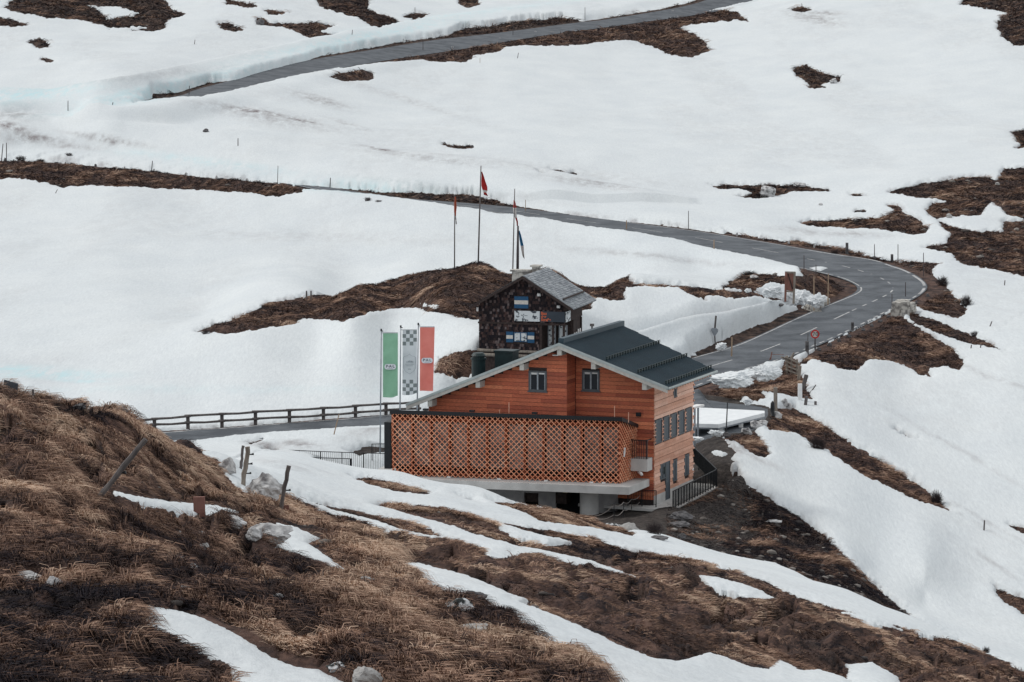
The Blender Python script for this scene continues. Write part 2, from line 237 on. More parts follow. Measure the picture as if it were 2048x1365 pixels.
# ------------------------------------------------------------------ bare patches and snow fields: outlines (as seen) with their distance range
BARE = [
 # (kind, dmin, dmax, outline)
 ('dark',135,216,[(1480,975),(1500,975),(1530,992),(1560,1012),(1600,1037),(1650,1072),(1700,1127),(1750,1172),(1800,1217),(1860,1262),(1920,1290),(1920,1400),(1400,1200),(1440,1090),(1500,1040)]),
 ('gravel',135,216,[(1190,1030),(1250,1035),(1310,1012),(1345,1020),(1386,950),(1386,870),(1440,872),(1470,905),(1463,922),(1430,927),(1450,932),(1475,935),(1495,970),(1525,1020),(1520,1060),(1450,1120),(1420,1200),(1150,1300),(1150,1040)]),
 ('gravel',188,214,[(1386,868),(1425,872),(1448,895),(1470,925),(1452,950),(1436,962),(1386,962)]),
 ('gravel',183,206,[(1020,985),(1330,985),(1330,950),(1395,945),(1395,1040),(1330,1050),(1250,1060),(1020,1060)]),
 ('brown',200,222,[(1439,872),(1459,866),(1499,858),(1515,868),(1524,885),(1532,892),(1541,912),(1529,918),(1512,913),(1499,903),(1479,890),(1462,885)]),
 ('gravel',196,245,[(1386,950),(1386,785),(1440,792),(1500,806),(1545,815),(1545,838),(1505,866),(1440,876),(1395,885)]),
 ('brown',224,262,[(1400,800),(1405,770),(1411,764),(1508,761),(1514,747),(1561,748),(1567,726),(1573,711),(1596,722),(1599,744),(1614,773),(1624,802),(1599,799),(1555,790),(1526,786),(1532,802),(1497,807),(1423,805)]),
 ('brown',240,300,[(1593,729),(1640,694),(1702,665),(1784,624),(1807,632),(1816,644),(1848,662),(1883,685),(1907,700),(1930,726),(1918,744),(1892,735),(1854,738),(1864,757),(1842,752),(1819,738),(1790,726),(1766,723),(1737,720),(1728,732),(1707,747),(1678,741),(1660,732),(1625,723),(1608,732)]),
 ('brown',255,310,[(1800,618),(1830,628),(1870,640),(1900,655),(1935,668),(1985,690),(2012,706),(1985,699),(1930,688),(1890,675),(1850,658),(1825,645)]),
 ('brown',275,340,[(1860,547),(1886,568),(1907,591),(1924,609),(1937,618),(1924,635),(1907,638),(1872,629),(1835,615),(1810,604),(1825,592),(1858,575)]),
 ('brown',300,385,[(1450,464),(1530,477),(1600,486),(1670,496),(1700,503),(1740,514),(1800,524),(1880,529),(1870,534),(1866,548),(1862,580),(1790,560),(1700,525),(1600,505),(1450,474)]),
 ('brown',330,430,[(1598,448),(1621,442),(1669,442),(1716,440),(1757,437),(1792,424),(1773,412),(1795,413),(1811,427),(1837,440),(1856,456),(1852,469),(1830,472),(1748,462),(1685,459),(1621,456)]),
 ('brown',340,470,[(1775,386),(1826,372),(1878,362),(1943,354),(1997,362),(2008,336),(2200,335),(2200,445),(2060,445),(2017,431),(1998,415),(1982,405),(1970,418),(1963,431),(1894,437),(1875,442),(1856,431),(1851,421),(1865,408),(1894,404),(1840,398),(1800,391)]),
 ('brown',320,430,[(1875,442),(1906,456),(1950,464),(2004,464),(2008,443),(2200,443),(2200,580),(2001,545),(1938,532),(1912,522),(1906,510),(1846,497),(1894,487),(1903,469),(1884,453)]),
 ('dark',380,470,[(1418,372),(1450,369),(1485,372),(1536,371),(1604,372),(1656,381),(1662,384),(1632,386),(1587,384),(1560,393),(1519,400),(1471,396),(1495,391),(1505,388),(1478,379),(1437,381)]),
 ('dark',500,760,[(1584,140),(1604,132),(1621,133),(1632,144),(1656,149),(1683,155),(1680,167),(1662,164),(1642,171),(1652,176),(1621,179),(1615,167),(1594,154)]),
 ('dark',550,900,[(1919,10),(1943,-35),(2200,-35),(2200,92),(2028,92),(2004,75),(1997,60),(1990,45),(2020,28),(1963,16)]),
 ('dark',600,900,[(1584,20),(1604,16),(1620,20),(1605,25)]),
 ('dark',340,470,[(1700,390),(1715,389),(1732,395),(1715,394)]),
 ('dark',340,470,[(1712,423),(1728,423),(1728,427),(1712,427)]),
 ('dark',400,520,[(2026,268),(2060,262),(2060,300),(2030,300),(2040,290)]),
 ('brown',560,830,[(680,131),(748,120),(848,106),(899,96),(970,84),(1005,76),(1073,66),(1158,53),(1261,44),(1348,36),(1440,20),(1474,24),(1498,43),(1450,43),(1382,51),(1360,58),(1389,67),(1413,89),(1421,102),(1389,116),(1348,112),(1320,102),(1312,99),(1268,82),(1210,84),(1176,89),(1090,94),(1056,92),(1008,96),(1001,103),(947,113),(933,126),(871,126),(844,121),(765,126),(680,138)]),
 ('dark',480,880,[(700,103),(800,85),(895,72),(926,56),(981,54),(1049,42),(1124,36),(1165,43),(1227,34),(1312,20),(1380,5),(1440,-15),(1600,-60),(1620,-20),(1490,5),(1400,27),(1261,48),(1190,56),(1050,72),(930,95),(830,111),(735,126),(640,143),(554,160),(513,171),(444,187),(403,194),(363,194),(308,200),(267,208),(304,197),(304,186),(314,188),(356,185),(376,178),(420,166),(472,161),(513,147),(608,123),(639,113)]),
 ('dark',560,900,[(7,17),(24,3),(51,-35),(308,-35),(342,17),(383,31),(342,38),(328,51),(332,58),(308,65),(260,63),(300,55),(267,55),(219,60),(205,51),(171,41),(96,38),(34,27)]),
 ('dark',560,900,[(-100,30),(20,40),(65,52),(40,55),(-100,50)]),
 ('dark',560,800,[(58,86),(75,82),(95,90),(100,96),(80,98),(68,93)]),
 ('dark',520,800,[(86,121),(105,123),(95,125)]),
 ('dark',560,900,[(439,48),(456,49),(482,61),(465,64),(445,59)]),
 ('brown',600,900,[(454,2),(475,5),(512,15),(480,14),(456,8)]),('brown',600,900,[(530,22),(578,27),(540,31)]),
 ('brown',560,900,[(513,37),(526,37),(533,46),(673,51),(643,63),(687,74),(646,82),(622,79),(574,58),(516,51)]),
 ('dark',560,900,[(608,-35),(731,-35),(738,20),(793,38),(800,51),(759,65),(738,51),(714,38),(680,27),(640,15)]),
 ('dark',560,900,[(803,34),(830,24),(854,30),(830,42)]),('dark',560,900,[(912,-32),(955,-32),(958,10),(940,18),(916,10)]),
 ('brown',520,700,[(655,155),(680,147),(720,141),(745,147),(748,158),(735,163),(690,164)]),
 ('dark',430,620,[(885,289),(915,293),(945,292),(945,298),(920,298)]),
 ('dark',400,600,[(1100,340),(1120,345),(1153,350),(1150,354),(1110,347)]),('dark',400,600,[(1077,355),(1094,359),(1085,360)]),
 ('dark',380,520,[(590,372),(680,377),(760,385),(760,391),(680,384),(590,380)]),
 ('brown',380,520,[(-200,322),(0,323),(66,323),(132,327),(220,336),(308,343),(378,352),(440,358),(527,365),(580,369),(610,386),(549,396),(483,387),(396,381),(308,379),(246,376),(176,373),(123,376),(75,364),(22,357),(0,359),(-200,360)]),
 ('dark',330,440,[(680,377),(748,386),(830,386),(919,390),(947,393),(988,400),(1022,410),(1056,415),(1107,425),(1227,441),(1380,458),(1496,477),(1599,495),(1672,506),(1731,519),(1789,534),(1833,551),(1858,571),(1848,590),(1784,622),(1720,585),(1700,566),(1660,552),(1593,536),(1526,518),(1417,497),(1350,480),(1240,463),(1179,455),(1126,446),(1082,438),(1056,436),(1029,430),(992,429),(959,421),(915,416),(880,409),(783,396)]),
 ('road',255,345,[(1590,532),(1640,545),(1700,520),(1780,530),(1870,560),(1860,590),(1720,600),(1700,575),(1660,556),(1610,550)]),
 ('dark',235,330,[(1379,709),(1423,691),(1435,682),(1461,673),(1491,662),(1514,650),(1543,644),(1567,629),(1602,618),(1628,616),(1640,622),(1631,628),(1555,660),(1496,686),(1438,704),(1385,722)]),
 ('road',235,345,[(1720,560),(1870,560),(1858,585),(1784,620),(1702,663),(1640,693),(1596,713),(1555,725),(1505,741),(1420,767),(1400,790),(1300,830),(1280,760),(1388,714),(1379,709),(1423,691),(1435,682),(1461,673),(1491,662),(1514,650),(1543,644),(1567,629),(1602,618),(1628,618),(1661,606),(1704,589)]),
 ('brown',262,330,[(1444,577),(1482,553),(1496,547),(1526,550),(1608,554),(1600,540),(1635,543),(1665,552),(1716,572),(1720,585),(1661,611),(1658,597),(1614,591),(1584,577),(1540,568),(1514,583),(1467,581)]),
 ('brown',262,310,[(1245,568),(1350,572),(1409,577),(1467,583),(1505,585),(1526,593),(1555,596),(1605,612),(1600,620),(1584,612),(1511,597),(1476,600),(1409,594),(1414,606),(1379,591),(1359,580),(1330,577),(1250,576)]),
 ('brown',240,302,[(393,667),(430,650),(480,635),(540,605),(600,596),(640,588),(700,568),(725,570),(760,558),(850,543),(900,528),(960,524),(1040,530),(1110,532),(1180,537),(1250,548),(1268,570),(1250,578),(1245,605),(1230,605),(1190,598),(1180,622),(1000,650),(942,641),(900,633),(813,617),(769,624),(721,633),(686,644),(607,640),(580,653),(520,662),(440,672)]),
 ('road',205,240,[(250,868),(339,862),(504,851),(663,838),(774,830),(1030,801),(1280,750),(1400,790),(1300,830),(900,850),(785,853),(752,855),(694,857),(640,862),(586,865),(530,868),(472,872),(430,877),(390,882),(250,895)]),
 ('brown',222,256,[(868,745),(880,720),(905,706),(955,700),(1130,705),(1130,740),(958,745),(920,760),(900,752),(875,750)]),
 ('brown',196,250,[(1520,842),(1552,833),(1550,817),(1590,817),(1669,865),(1716,896),(1780,934),(1849,978),(1875,1004),(1903,1026),(1875,1016),(1833,1004),(1773,975),(1735,959),(1685,925),(1653,902),(1615,884),(1596,871),(1565,865),(1540,862)]),
 ('brown',205,250,[(1789,865),(1812,874),(1836,884),(1818,882)]),
 ('brown',165,215,[(1990,1177),(2010,1185),(2048,1200),(2200,1285),(2200,1310),(2048,1232),(2020,1215),(1998,1198)]),
 ('brown',180,230,[(2020,1052),(2060,1062),(2200,1100),(2200,1120),(2060,1072),(2040,1065)]),
 ('dark',190,222,[(494,889),(525,881),(515,888),(500,892)]),('dark',190,222,[(530,905),(555,901),(545,908)]),
 ('gravel',185,215,[(694,908),(742,890),(785,886),(785,905),(740,912),(720,918)]),
 ('gravel',185,203,[(640,925),(690,912),(705,917),(700,928)]),
]
SNOWI = [ # snow lying inside the patches
 (560,900,[(174,14),(239,14),(277,27),(267,34),(212,41),(205,27)]),
 (262,302,[(826,605),(870,612),(960,630),(965,638),(900,627),(850,614)]),
 (262,300,[(1508,583),(1530,572),(1545,568),(1560,575),(1585,578),(1600,585),(1620,582),(1640,595),(1655,600),(1640,606),(1600,605),(1560,595)]),
 (225,262,[(1420,766),(1460,750),(1500,738),(1508,750),(1507,763)]),(225,262,[(1505,747),(1530,727),(1555,726),(1561,745),(1530,749)]),
 (196,245,[(1415,862),(1430,858),(1450,860),(1450,868),(1420,868)]),(220,245,[(1485,796),(1500,800),(1505,808),(1492,812)]),
 (190,222,[(1425,905),(1440,903),(1460,908),(1450,914),(1430,911)]),
]
NSNOW = [ # snow on the near hillside
 [(395,800),(400,905),(430,925),(455,955),(490,985),(560,985),(600,1003),(668,1033),(737,1050),(805,1070),(880,1080),(904,1082),(962,1102),(976,1119),(1007,1122),(1031,1119),(1024,1112),(1090,1122),(1147,1132),(1273,1157),(1181,1126),(1096,1105),(1027,1093),(942,1071),(908,1057),(791,1026),(747,1014),(774,1006),(870,1022),(940,1033),(1010,1045),(1100,1060),(1180,1075),(1248,1097),(1420,1130),(1537,1169),(1623,1205),(1748,1251),(1912,1283),(1975,1310),(2048,1345),(2250,1430),(2250,1100),(1400,900),(1200,800)],
 [(997,1047),(1045,1064),(1140,1086),(1096,1090),(1030,1074),(1000,1060)],
 [(943,1036),(990,1044),(985,1048)],
 [(809,1132),(833,1131),(873,1139),(928,1153),(976,1173),(1027,1194),(1054,1203),(1024,1204),(1113,1235),(1181,1266),(1233,1293),(1300,1318),(1353,1326),(1420,1310),(1450,1320),(1500,1338),(1537,1342),(1560,1325),(1600,1345),(1640,1343),(1700,1365),(1760,1480),(1260,1480),(1201,1365),(1181,1351),(1120,1310),(1079,1286),(1055,1269),(1021,1235),(942,1208),(891,1187),(863,1167),(839,1146)],
 [(1690,1333),(1744,1330),(1795,1357),(1830,1420),(1720,1420),(1700,1365)],
 [(293,1216),(320,1221),(357,1228),(394,1239),(435,1253),(481,1276),(517,1299),(549,1321),(595,1340),(640,1344),(700,1375),(700,1470),(520,1470),(470,1365),(460,1340),(400,1315),(360,1290),(310,1270),(280,1250)],
 [(229,987),(275,996),(330,1005),(389,1012),(435,1015),(476,1028),(426,1040),(380,1027),(320,1018),(256,1003)],
 [(554,1051),(595,1060),(641,1083),(618,1092),(659,1120),(687,1143),(641,1124),(590,1106),(549,1092)],
 [(355,1116),(375,1124),(403,1145),(375,1142)],
 [(1396,1154),(1435,1158),(1490,1173),(1552,1202),(1490,1195),(1424,1173)],
]
NBARE = [ # grass showing through that snow
 [(699,955),(740,957),(780,967),(820,978),(870,990),(850,993),(790,986),(740,973)],
 [(913,994),(945,999),(962,1009),(930,1005)],
 [(976,1003),(1020,1006),(1075,1016),(1120,1022),(1165,1036),(1200,1040),(1262,1066),(1278,1078),(1200,1062),(1130,1052),(1080,1045),(1040,1027),(1000,1014)],
 [(600,997),(660,1012),(733,1030),(800,1045),(870,1063),(911,1080),(880,1078),(800,1062),(735,1042),(660,1022)],
]
def crest(px): return np.interp(px, [-350,0,240,400,470,560,680,1100,1250,1400,1550,1700,1850,2048,2350], [92,92,104,118,150,184,186,182,177,170,172,152,138,122,125])
def sdist(poly, X, Y):
    """signed distance (in picture px, vertical counted 1.6 times), positive inside"""
    k = 1.6; P = np.array(poly, float); P[:, 1] *= k; Y = Y * k
    d = np.full(X.shape, 1e9); ins = np.zeros(X.shape, bool)
    for i in range(len(P)):
        a = P[i]; b = P[(i + 1) % len(P)]; e = b - a; L = e @ e + 1e-9
        t = np.clip(((X - a[0]) * e[0] + (Y - a[1]) * e[1]) / L, 0, 1)
        d = np.minimum(d, (X - a[0] - e[0] * t) ** 2 + (Y - a[1] - e[1] * t) ** 2)
        c = ((a[1] <= Y) & (b[1] > Y)) | ((b[1] <= Y) & (a[1] > Y))
        xi = a[0] + (Y - a[1]) / (e[1] if abs(e[1]) > 1e-9 else 1e-9) * e[0]
        ins ^= c & (X < xi)
    d = np.sqrt(d); return np.where(ins, d, -d)
def apply(poly, m, fn, pad=30):
    P = np.array(poly); mm = m & (PX > P[:, 0].min() - pad) & (PX < P[:, 0].max() + pad) & (PY > P[:, 1].min() - pad) & (PY < P[:, 1].max() + pad)
    idx = np.nonzero(mm.ravel())[0]
    if len(idx): fn(idx, sdist(poly, PX.ravel()[idx], PY.ravel()[idx]))
CR = crest(PX); near = Yg < CR
snow = np.where(near, -30.0, 30.0).ravel()          # signed: positive = snow
dark = np.zeros(NR * NC); grav = np.zeros(NR * NC); road = np.zeros(NR * NC)
for kind, d0, d1, poly in BARE:
    m = (~near) & (Yg > d0) & (Yg < d1)
    P_ = np.array(poly); grow = 2.0 if (P_[:, 1].max() - P_[:, 1].min() < 18) else 0
    def fn(idx, s):
        s = s + grow
        snow[idx] = np.minimum(snow[idx], -s)
        arr = {'dark': dark, 'gravel': grav, 'road': road}.get(kind)
        if arr is not None: arr[idx] = np.maximum(arr[idx], sstep(-2, 3, s))
    apply(poly, m, fn)
for d0, d1, poly in SNOWI:
    apply(poly, (~near) & (Yg > d0) & (Yg < d1), lambda idx, s: snow.__setitem__(idx, np.maximum(snow[idx], s)))
for poly in NSNOW:
    apply(poly, near, lambda idx, s: snow.__setitem__(idx, np.maximum(snow[idx], s)))
for poly in NBARE:
    apply(poly, near, lambda idx, s: snow.__setitem__(idx, np.minimum(snow[idx], -s)))
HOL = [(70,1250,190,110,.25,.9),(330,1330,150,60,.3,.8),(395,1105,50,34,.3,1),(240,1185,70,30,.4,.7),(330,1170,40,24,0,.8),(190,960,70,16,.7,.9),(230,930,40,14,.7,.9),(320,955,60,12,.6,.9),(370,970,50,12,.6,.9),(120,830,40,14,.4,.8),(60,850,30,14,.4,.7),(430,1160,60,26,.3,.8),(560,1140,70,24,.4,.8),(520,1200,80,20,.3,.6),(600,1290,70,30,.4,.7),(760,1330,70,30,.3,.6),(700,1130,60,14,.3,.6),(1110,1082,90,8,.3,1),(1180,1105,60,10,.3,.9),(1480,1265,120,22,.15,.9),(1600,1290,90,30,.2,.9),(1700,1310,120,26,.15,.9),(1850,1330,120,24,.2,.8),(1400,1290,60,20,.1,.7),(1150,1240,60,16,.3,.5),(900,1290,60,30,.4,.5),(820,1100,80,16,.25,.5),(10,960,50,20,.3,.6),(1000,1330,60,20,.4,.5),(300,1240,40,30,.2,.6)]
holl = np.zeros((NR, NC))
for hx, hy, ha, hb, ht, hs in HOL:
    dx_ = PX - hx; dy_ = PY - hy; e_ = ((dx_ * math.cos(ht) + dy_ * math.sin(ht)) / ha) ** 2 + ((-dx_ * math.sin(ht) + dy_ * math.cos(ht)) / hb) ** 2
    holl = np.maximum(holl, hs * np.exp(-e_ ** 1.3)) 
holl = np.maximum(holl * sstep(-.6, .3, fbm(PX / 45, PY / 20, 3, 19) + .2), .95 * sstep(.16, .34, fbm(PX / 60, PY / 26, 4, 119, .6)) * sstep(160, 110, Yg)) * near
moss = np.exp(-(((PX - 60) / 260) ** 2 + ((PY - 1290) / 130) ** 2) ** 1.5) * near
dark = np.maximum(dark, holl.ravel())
snow = snow.reshape(NR, NC); dark = dark.reshape(NR, NC); grav = grav.reshape(NR, NC)
mpp = Yg / F                                         # metres per picture px at that distance
lf = np.log(Yg) * 40
edge = fbm(PX / 13, PY / 5.5, 5, 3, 0.65) * np.where(near, 3.6, 6.5) + fbm(PX / 55, PY / 22, 2, 9) * 2.0
edge += fbm(PX / 6.5, PY / 3.0, 3, 203, .6) * np.where(near, 1.5, 3.6)
edge *= np.where(droad < np.where(Yg > 450, 9, 1.5), 0.35, 1.0) * np.where(near, 1.15, 1.0)
snow = snow + edge * sstep(-25, 0, -np.abs(snow)) + np.where(near, 2.5, 0)
dark = np.maximum(dark, .55 * sstep(300, 400, Yg) * (~near)); dark = np.maximum(dark, .35 * sstep(235, 260, Yg) * (~near))
bare = np.where(near, sstep(0.16, -0.35, snow * mpp), sstep(0.05, -0.55, snow * mpp))
quiet = sstep(0.3, 3.0, droad)                      # the carriageway stays flat
HOLE = [(1160, 1386, 186, 212)]
holl_drop = holl * np.clip(Yg * .004, .08, .3)
rel = -holl_drop / 0.9 + (fbm(Xg / 2.6, Yg / 4.0, 4, 21) * 0.34 + np.abs(fbm(Xg / 0.8, Yg / 1.1, 3, 5)) * 0.26 )
rel *= np.where(near, 1.35 * sstep(15, 32, Yg) * (0.45 + 0.55 * sstep(150, 90, Yg)), 0.55 + 0.0 * Yg)
far_amp = fbm(Xg / 5.0, Yg / 7.0, 4, 77) * np.interp(Yg, [200, 300, 600, 900], [0.05, .3, 0.9, 1.3])
knoll = sstep(246, 262, Yg) * sstep(306, 296, Yg) * sstep(1300, 1250, PX) * sstep(380, 450, PX)
rel = rel + np.where(near, 0, far_amp) + knoll * fbm(Xg / 3.2, Yg / 4, 4, 61) * 0.35
yard = sstep(205, 207, Yg) * sstep(240, 236, Yg) * sstep(1370, 1380, PX) * sstep(1560, 1540, PX)
rel *= (1 - 0.9 * yard) * (0.35 + 0.65 * sstep(0.3, 0.0, grav))
GZ = Z0 + rel * bare * quiet
# level ground dug out round the chalet
_th = R(-21); _o = Wz(1308, 1011, -30.39); _o = W(1308, 1011, 194)
lx_ = (Xg - _o[0]) * math.cos(_th) + (Yg - _o[1]) * math.sin(_th); ly_ = -(Xg - _o[0]) * math.sin(_th) + (Yg - _o[1]) * math.cos(_th)
dig = sstep(2.6, 1.9, lx_) * sstep(-1.0, -.4, lx_) * sstep(-2.2, -1.2, ly_) * sstep(10.5, 8.5, ly_)
dig2 = sstep(.9, .2, lx_) * sstep(-10, -8, lx_) * sstep(-5.2, -4.4, ly_) * sstep(3, 1, ly_)
GZ = GZ * (1 - dig) + np.minimum(GZ, _o[2] - .1) * dig; GZ = GZ * (1 - dig2) + np.minimum(GZ, _o[2] - .22) * dig2
und = fbm(Xg / 14, Yg / 30, 3, 33) * 0.07 * sstep(10, 40, droad + Yg * 0) + fbm(Xg / 2.2, Yg / 4.5, 3, 35) * 0.035
# snow depth: thin lips at the patches, banks cut by the plough along the roads
TH = np.where(near, 0.07 + 0.0009 * Yg, 0.30) * (1 + 0.5 * fbm(Xg / 6, Yg / 9, 2, 55))
def bank(poly, d0, d1, h, soft=40):
    global TH
    P = np.array(poly); acc = np.zeros(NR * NC)
    apply(poly, (~near) & (Yg > d0) & (Yg < d1), lambda idx, s: acc.__setitem__(idx, sstep(0, soft, s)), 5)
    TH = TH + acc.reshape(NR, NC) * h
bank([(-200,170),(100,185),(300,148),(472,112),(700,62),(895,30),(1165,2),(1420,-45),(1620,-90),(1620,-40),(1440,-5),(1165,50),(895,80),(700,112),(472,168),(304,204),(200,226),(-200,240)], 480, 950, 1.0, 20)
bank([(-300,200),(500,260),(1000,320),(1400,400),(1420,470),(1000,410),(750,392),(500,372),(0,326),(-300,326)], 400, 520, 0.9, 40)
bank([(1240,690),(1350,655),(1450,640),(1560,614),(1614,620),(1500,678),(1380,731),(1240,780)], 240, 300, 1.0, 26)
#bank([(400,860),(600,855),(790,845),(790,900),(700,905),(600,915),(480,905),(400,890)], 192, 218, 0.35, 16)
sm = snow * mpp                                      # apparent metres from the snow's edge
S = np.where(snow > 0, TH * (1 - np.exp(-sm / 0.16)), sm * 1.5)
SZ = Z0 + und * sstep(0, 30, snow) + S + 0.02
SZ = np.where(snow > 0, SZ, np.minimum(SZ, GZ - 0.02 + np.minimum(S, 0)))

def interp(Zt, X, Y):
    X = np.asarray(X, float); Y = np.asarray(Y, float)
    v = np.interp(np.log(Y), VV, np.arange(NR)); u = np.interp(X / Y, UU, np.arange(NC))
    i = np.clip(v.astype(int), 0, NR - 2); j = np.clip(u.astype(int), 0, NC - 2); fv = v - i; fu = u - j
    return (Zt[i, j] * (1 - fv) * (1 - fu) + Zt[i + 1, j] * fv * (1 - fu) + Zt[i, j + 1] * (1 - fv) * fu + Zt[i + 1, j + 1] * fv * fu)
TOPZ = np.where(snow > -1, np.maximum(SZ, GZ), GZ)
def ground(X, Y): return float(interp(TOPZ, X, Y))
TT = (TOPZ - CZ) / Yg
def hit(px, py, dmin=10, dmax=1800):
    """the spot of ground seen at that place of the photo"""
    r = ray(px, py); t = r[2] / r[1]; u = r[0] / r[1]
    j = min(max(np.searchsorted(UU, u) - 1, 0), NC - 2); f = (u - UU[j]) / (UU[j + 1] - UU[j])
    col = TT[:, j] * (1 - f) + TT[:, j + 1] * f; Ys = Yg[:, 0]
    ok = (col >= t) & (Ys >= dmin) & (Ys <= dmax); k = np.argmax(ok)
    if not ok[k]: k = int(np.argmin(np.abs(Ys - dmax)))
    if k > 0 and col[k] != col[k - 1]: g = np.clip((t - col[k - 1]) / (col[k] - col[k - 1]), 0, 1); D = Ys[k - 1] * (1 - g) + Ys[k] * g
    else: D = Ys[k]
    X = u * D; return Vector((X, D, ground(X, D)))
# ------------------------------------------------------------------ mesh helpers
def link(o, parent=None):
    C.objects.link(o)
    if parent is not None: o.parent = parent
    return o
def grid_object(name, Z, keep, mat, attrs):
    idx = np.arange(NR * NC).reshape(NR, NC)
    q = np.stack([idx[:-1, :-1], idx[:-1, 1:], idx[1:, 1:], idx[1:, :-1]], -1).reshape(-1, 4)
    if keep is not None:
        k = keep.ravel(); q = q[k[q].any(1)]
    used = np.zeros(NR * NC, bool); used[q.ravel()] = True; remap = np.cumsum(used) - 1
    co = np.stack([Xg.ravel(), Yg.ravel(), Z.ravel()], 1)[used]; q = remap[q]
    me = bpy.data.meshes.new(name); me.vertices.add(len(co)); me.vertices.foreach_set('co', co.astype(np.float32).ravel())
    me.loops.add(q.size); me.loops.foreach_set('vertex_index', q.astype(np.int32).ravel())
    me.polygons.add(len(q)); me.polygons.foreach_set('loop_start', np.arange(0, q.size, 4, dtype=np.int32))
    me.polygons.foreach_set('use_smooth', np.ones(len(q), bool))
    for an, arr in attrs.items():
        a = me.attributes.new(an, 'FLOAT', 'POINT'); a.data.foreach_set('value', arr.ravel()[used].astype(np.float32))
    me.update(calc_edges=True); me.materials.append(mat)
    o = bpy.data.objects.new(name, me); link(o); o['kind'] = 'structure'; return o

# ground material: soil and matted dead grass
def ground_mat():
    m, nt, b = newmat('dead_grass_ground'); b.inputs['Roughness'].default_value = 0.95; b.inputs['Specular IOR Level'].default_value = 0.1
    N = nt.nodes.new; L = nt.links.new
    geo = N('ShaderNodeNewGeometry')
    def noise(scale, detail, st=(1, 1, 1), rough=0.6):
        mp = N('ShaderNodeMapping'); mp.inputs['Scale'].default_value = st; L(geo.outputs['Position'], mp.inputs[0])
        n = N('ShaderNodeTexNoise'); n.inputs['Scale'].default_value = scale; n.inputs['Detail'].default_value = detail; n.inputs['Roughness'].default_value = rough
        L(mp.outputs[0], n.inputs['Vector']); return n.outputs['Fac']
    def ramp(fac, stops):
        cr = N('ShaderNodeValToRGB'); el = cr.color_ramp.elements
        while len(el) < len(stops): el.new(0.5)
        for i, (p, c) in enumerate(stops): el[i].position = p; el[i].color = (*c, 1)
        L(fac, cr.inputs[0]); return cr.outputs[0]
    def mix(f, a, c):
        x = N('ShaderNodeMix'); x.data_type = 'RGBA'; L(f, x.inputs[0]); L(a, x.inputs[6]); L(c, x.inputs[7]); return x.outputs[2]
    c1 = ramp(noise(1.6, 12, (1, 0.7, 1), 0.72), [(0.40, (0.013, 0.012, 0.016)), (0.48, (0.062, 0.039, 0.034)), (0.57, (0.145, 0.088, 0.070)), (0.70, (0.26, 0.17, 0.13))])
    c2 = ramp(noise(0.5, 8), [(0.38, (0.024, 0.019, 0.016)), (0.65, (0.12, 0.068, 0.050))])
    f2 = noise(0.22, 5); fr = N('ShaderNodeMapRange'); fr.inputs['From Min'].default_value = 0.4; fr.inputs['From Max'].default_value = 0.65; fr.inputs['To Max'].default_value = 0.7; L(f2, fr.inputs['Value'])
    base = mix(fr.outputs[0], c1, c2)
    dk = ramp(noise(1.1, 12, (1, .6, 1), 0.7), [(0.36, (0.011, 0.010, 0.012)), (0.50, (0.045, 0.032, 0.028)), (0.66, (0.135, 0.090, 0.070))])
    gr = ramp(noise(2.6, 12, (1, 1, 1), 0.75), [(0.34, (0.016, 0.014, 0.014)), (0.52, (0.052, 0.045, 0.042)), (0.62, (0.085, 0.073, 0.066)), (0.72, (0.24, 0.22, 0.2))])
    def attr(nm):
        a = N('ShaderNodeAttribute'); a.attribute_name = nm; return a.outputs['Fac']
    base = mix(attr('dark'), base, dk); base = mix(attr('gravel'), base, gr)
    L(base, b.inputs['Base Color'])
    bp = N('ShaderNodeBump'); bp.inputs['Strength'].default_value = 0.9; bp.inputs['Distance'].default_value = 0.12
    L(noise(4.5, 10, (1, 1, 1), 0.7), bp.inputs['Height']); L(bp.outputs[0], b.inputs['Normal'])
    return m
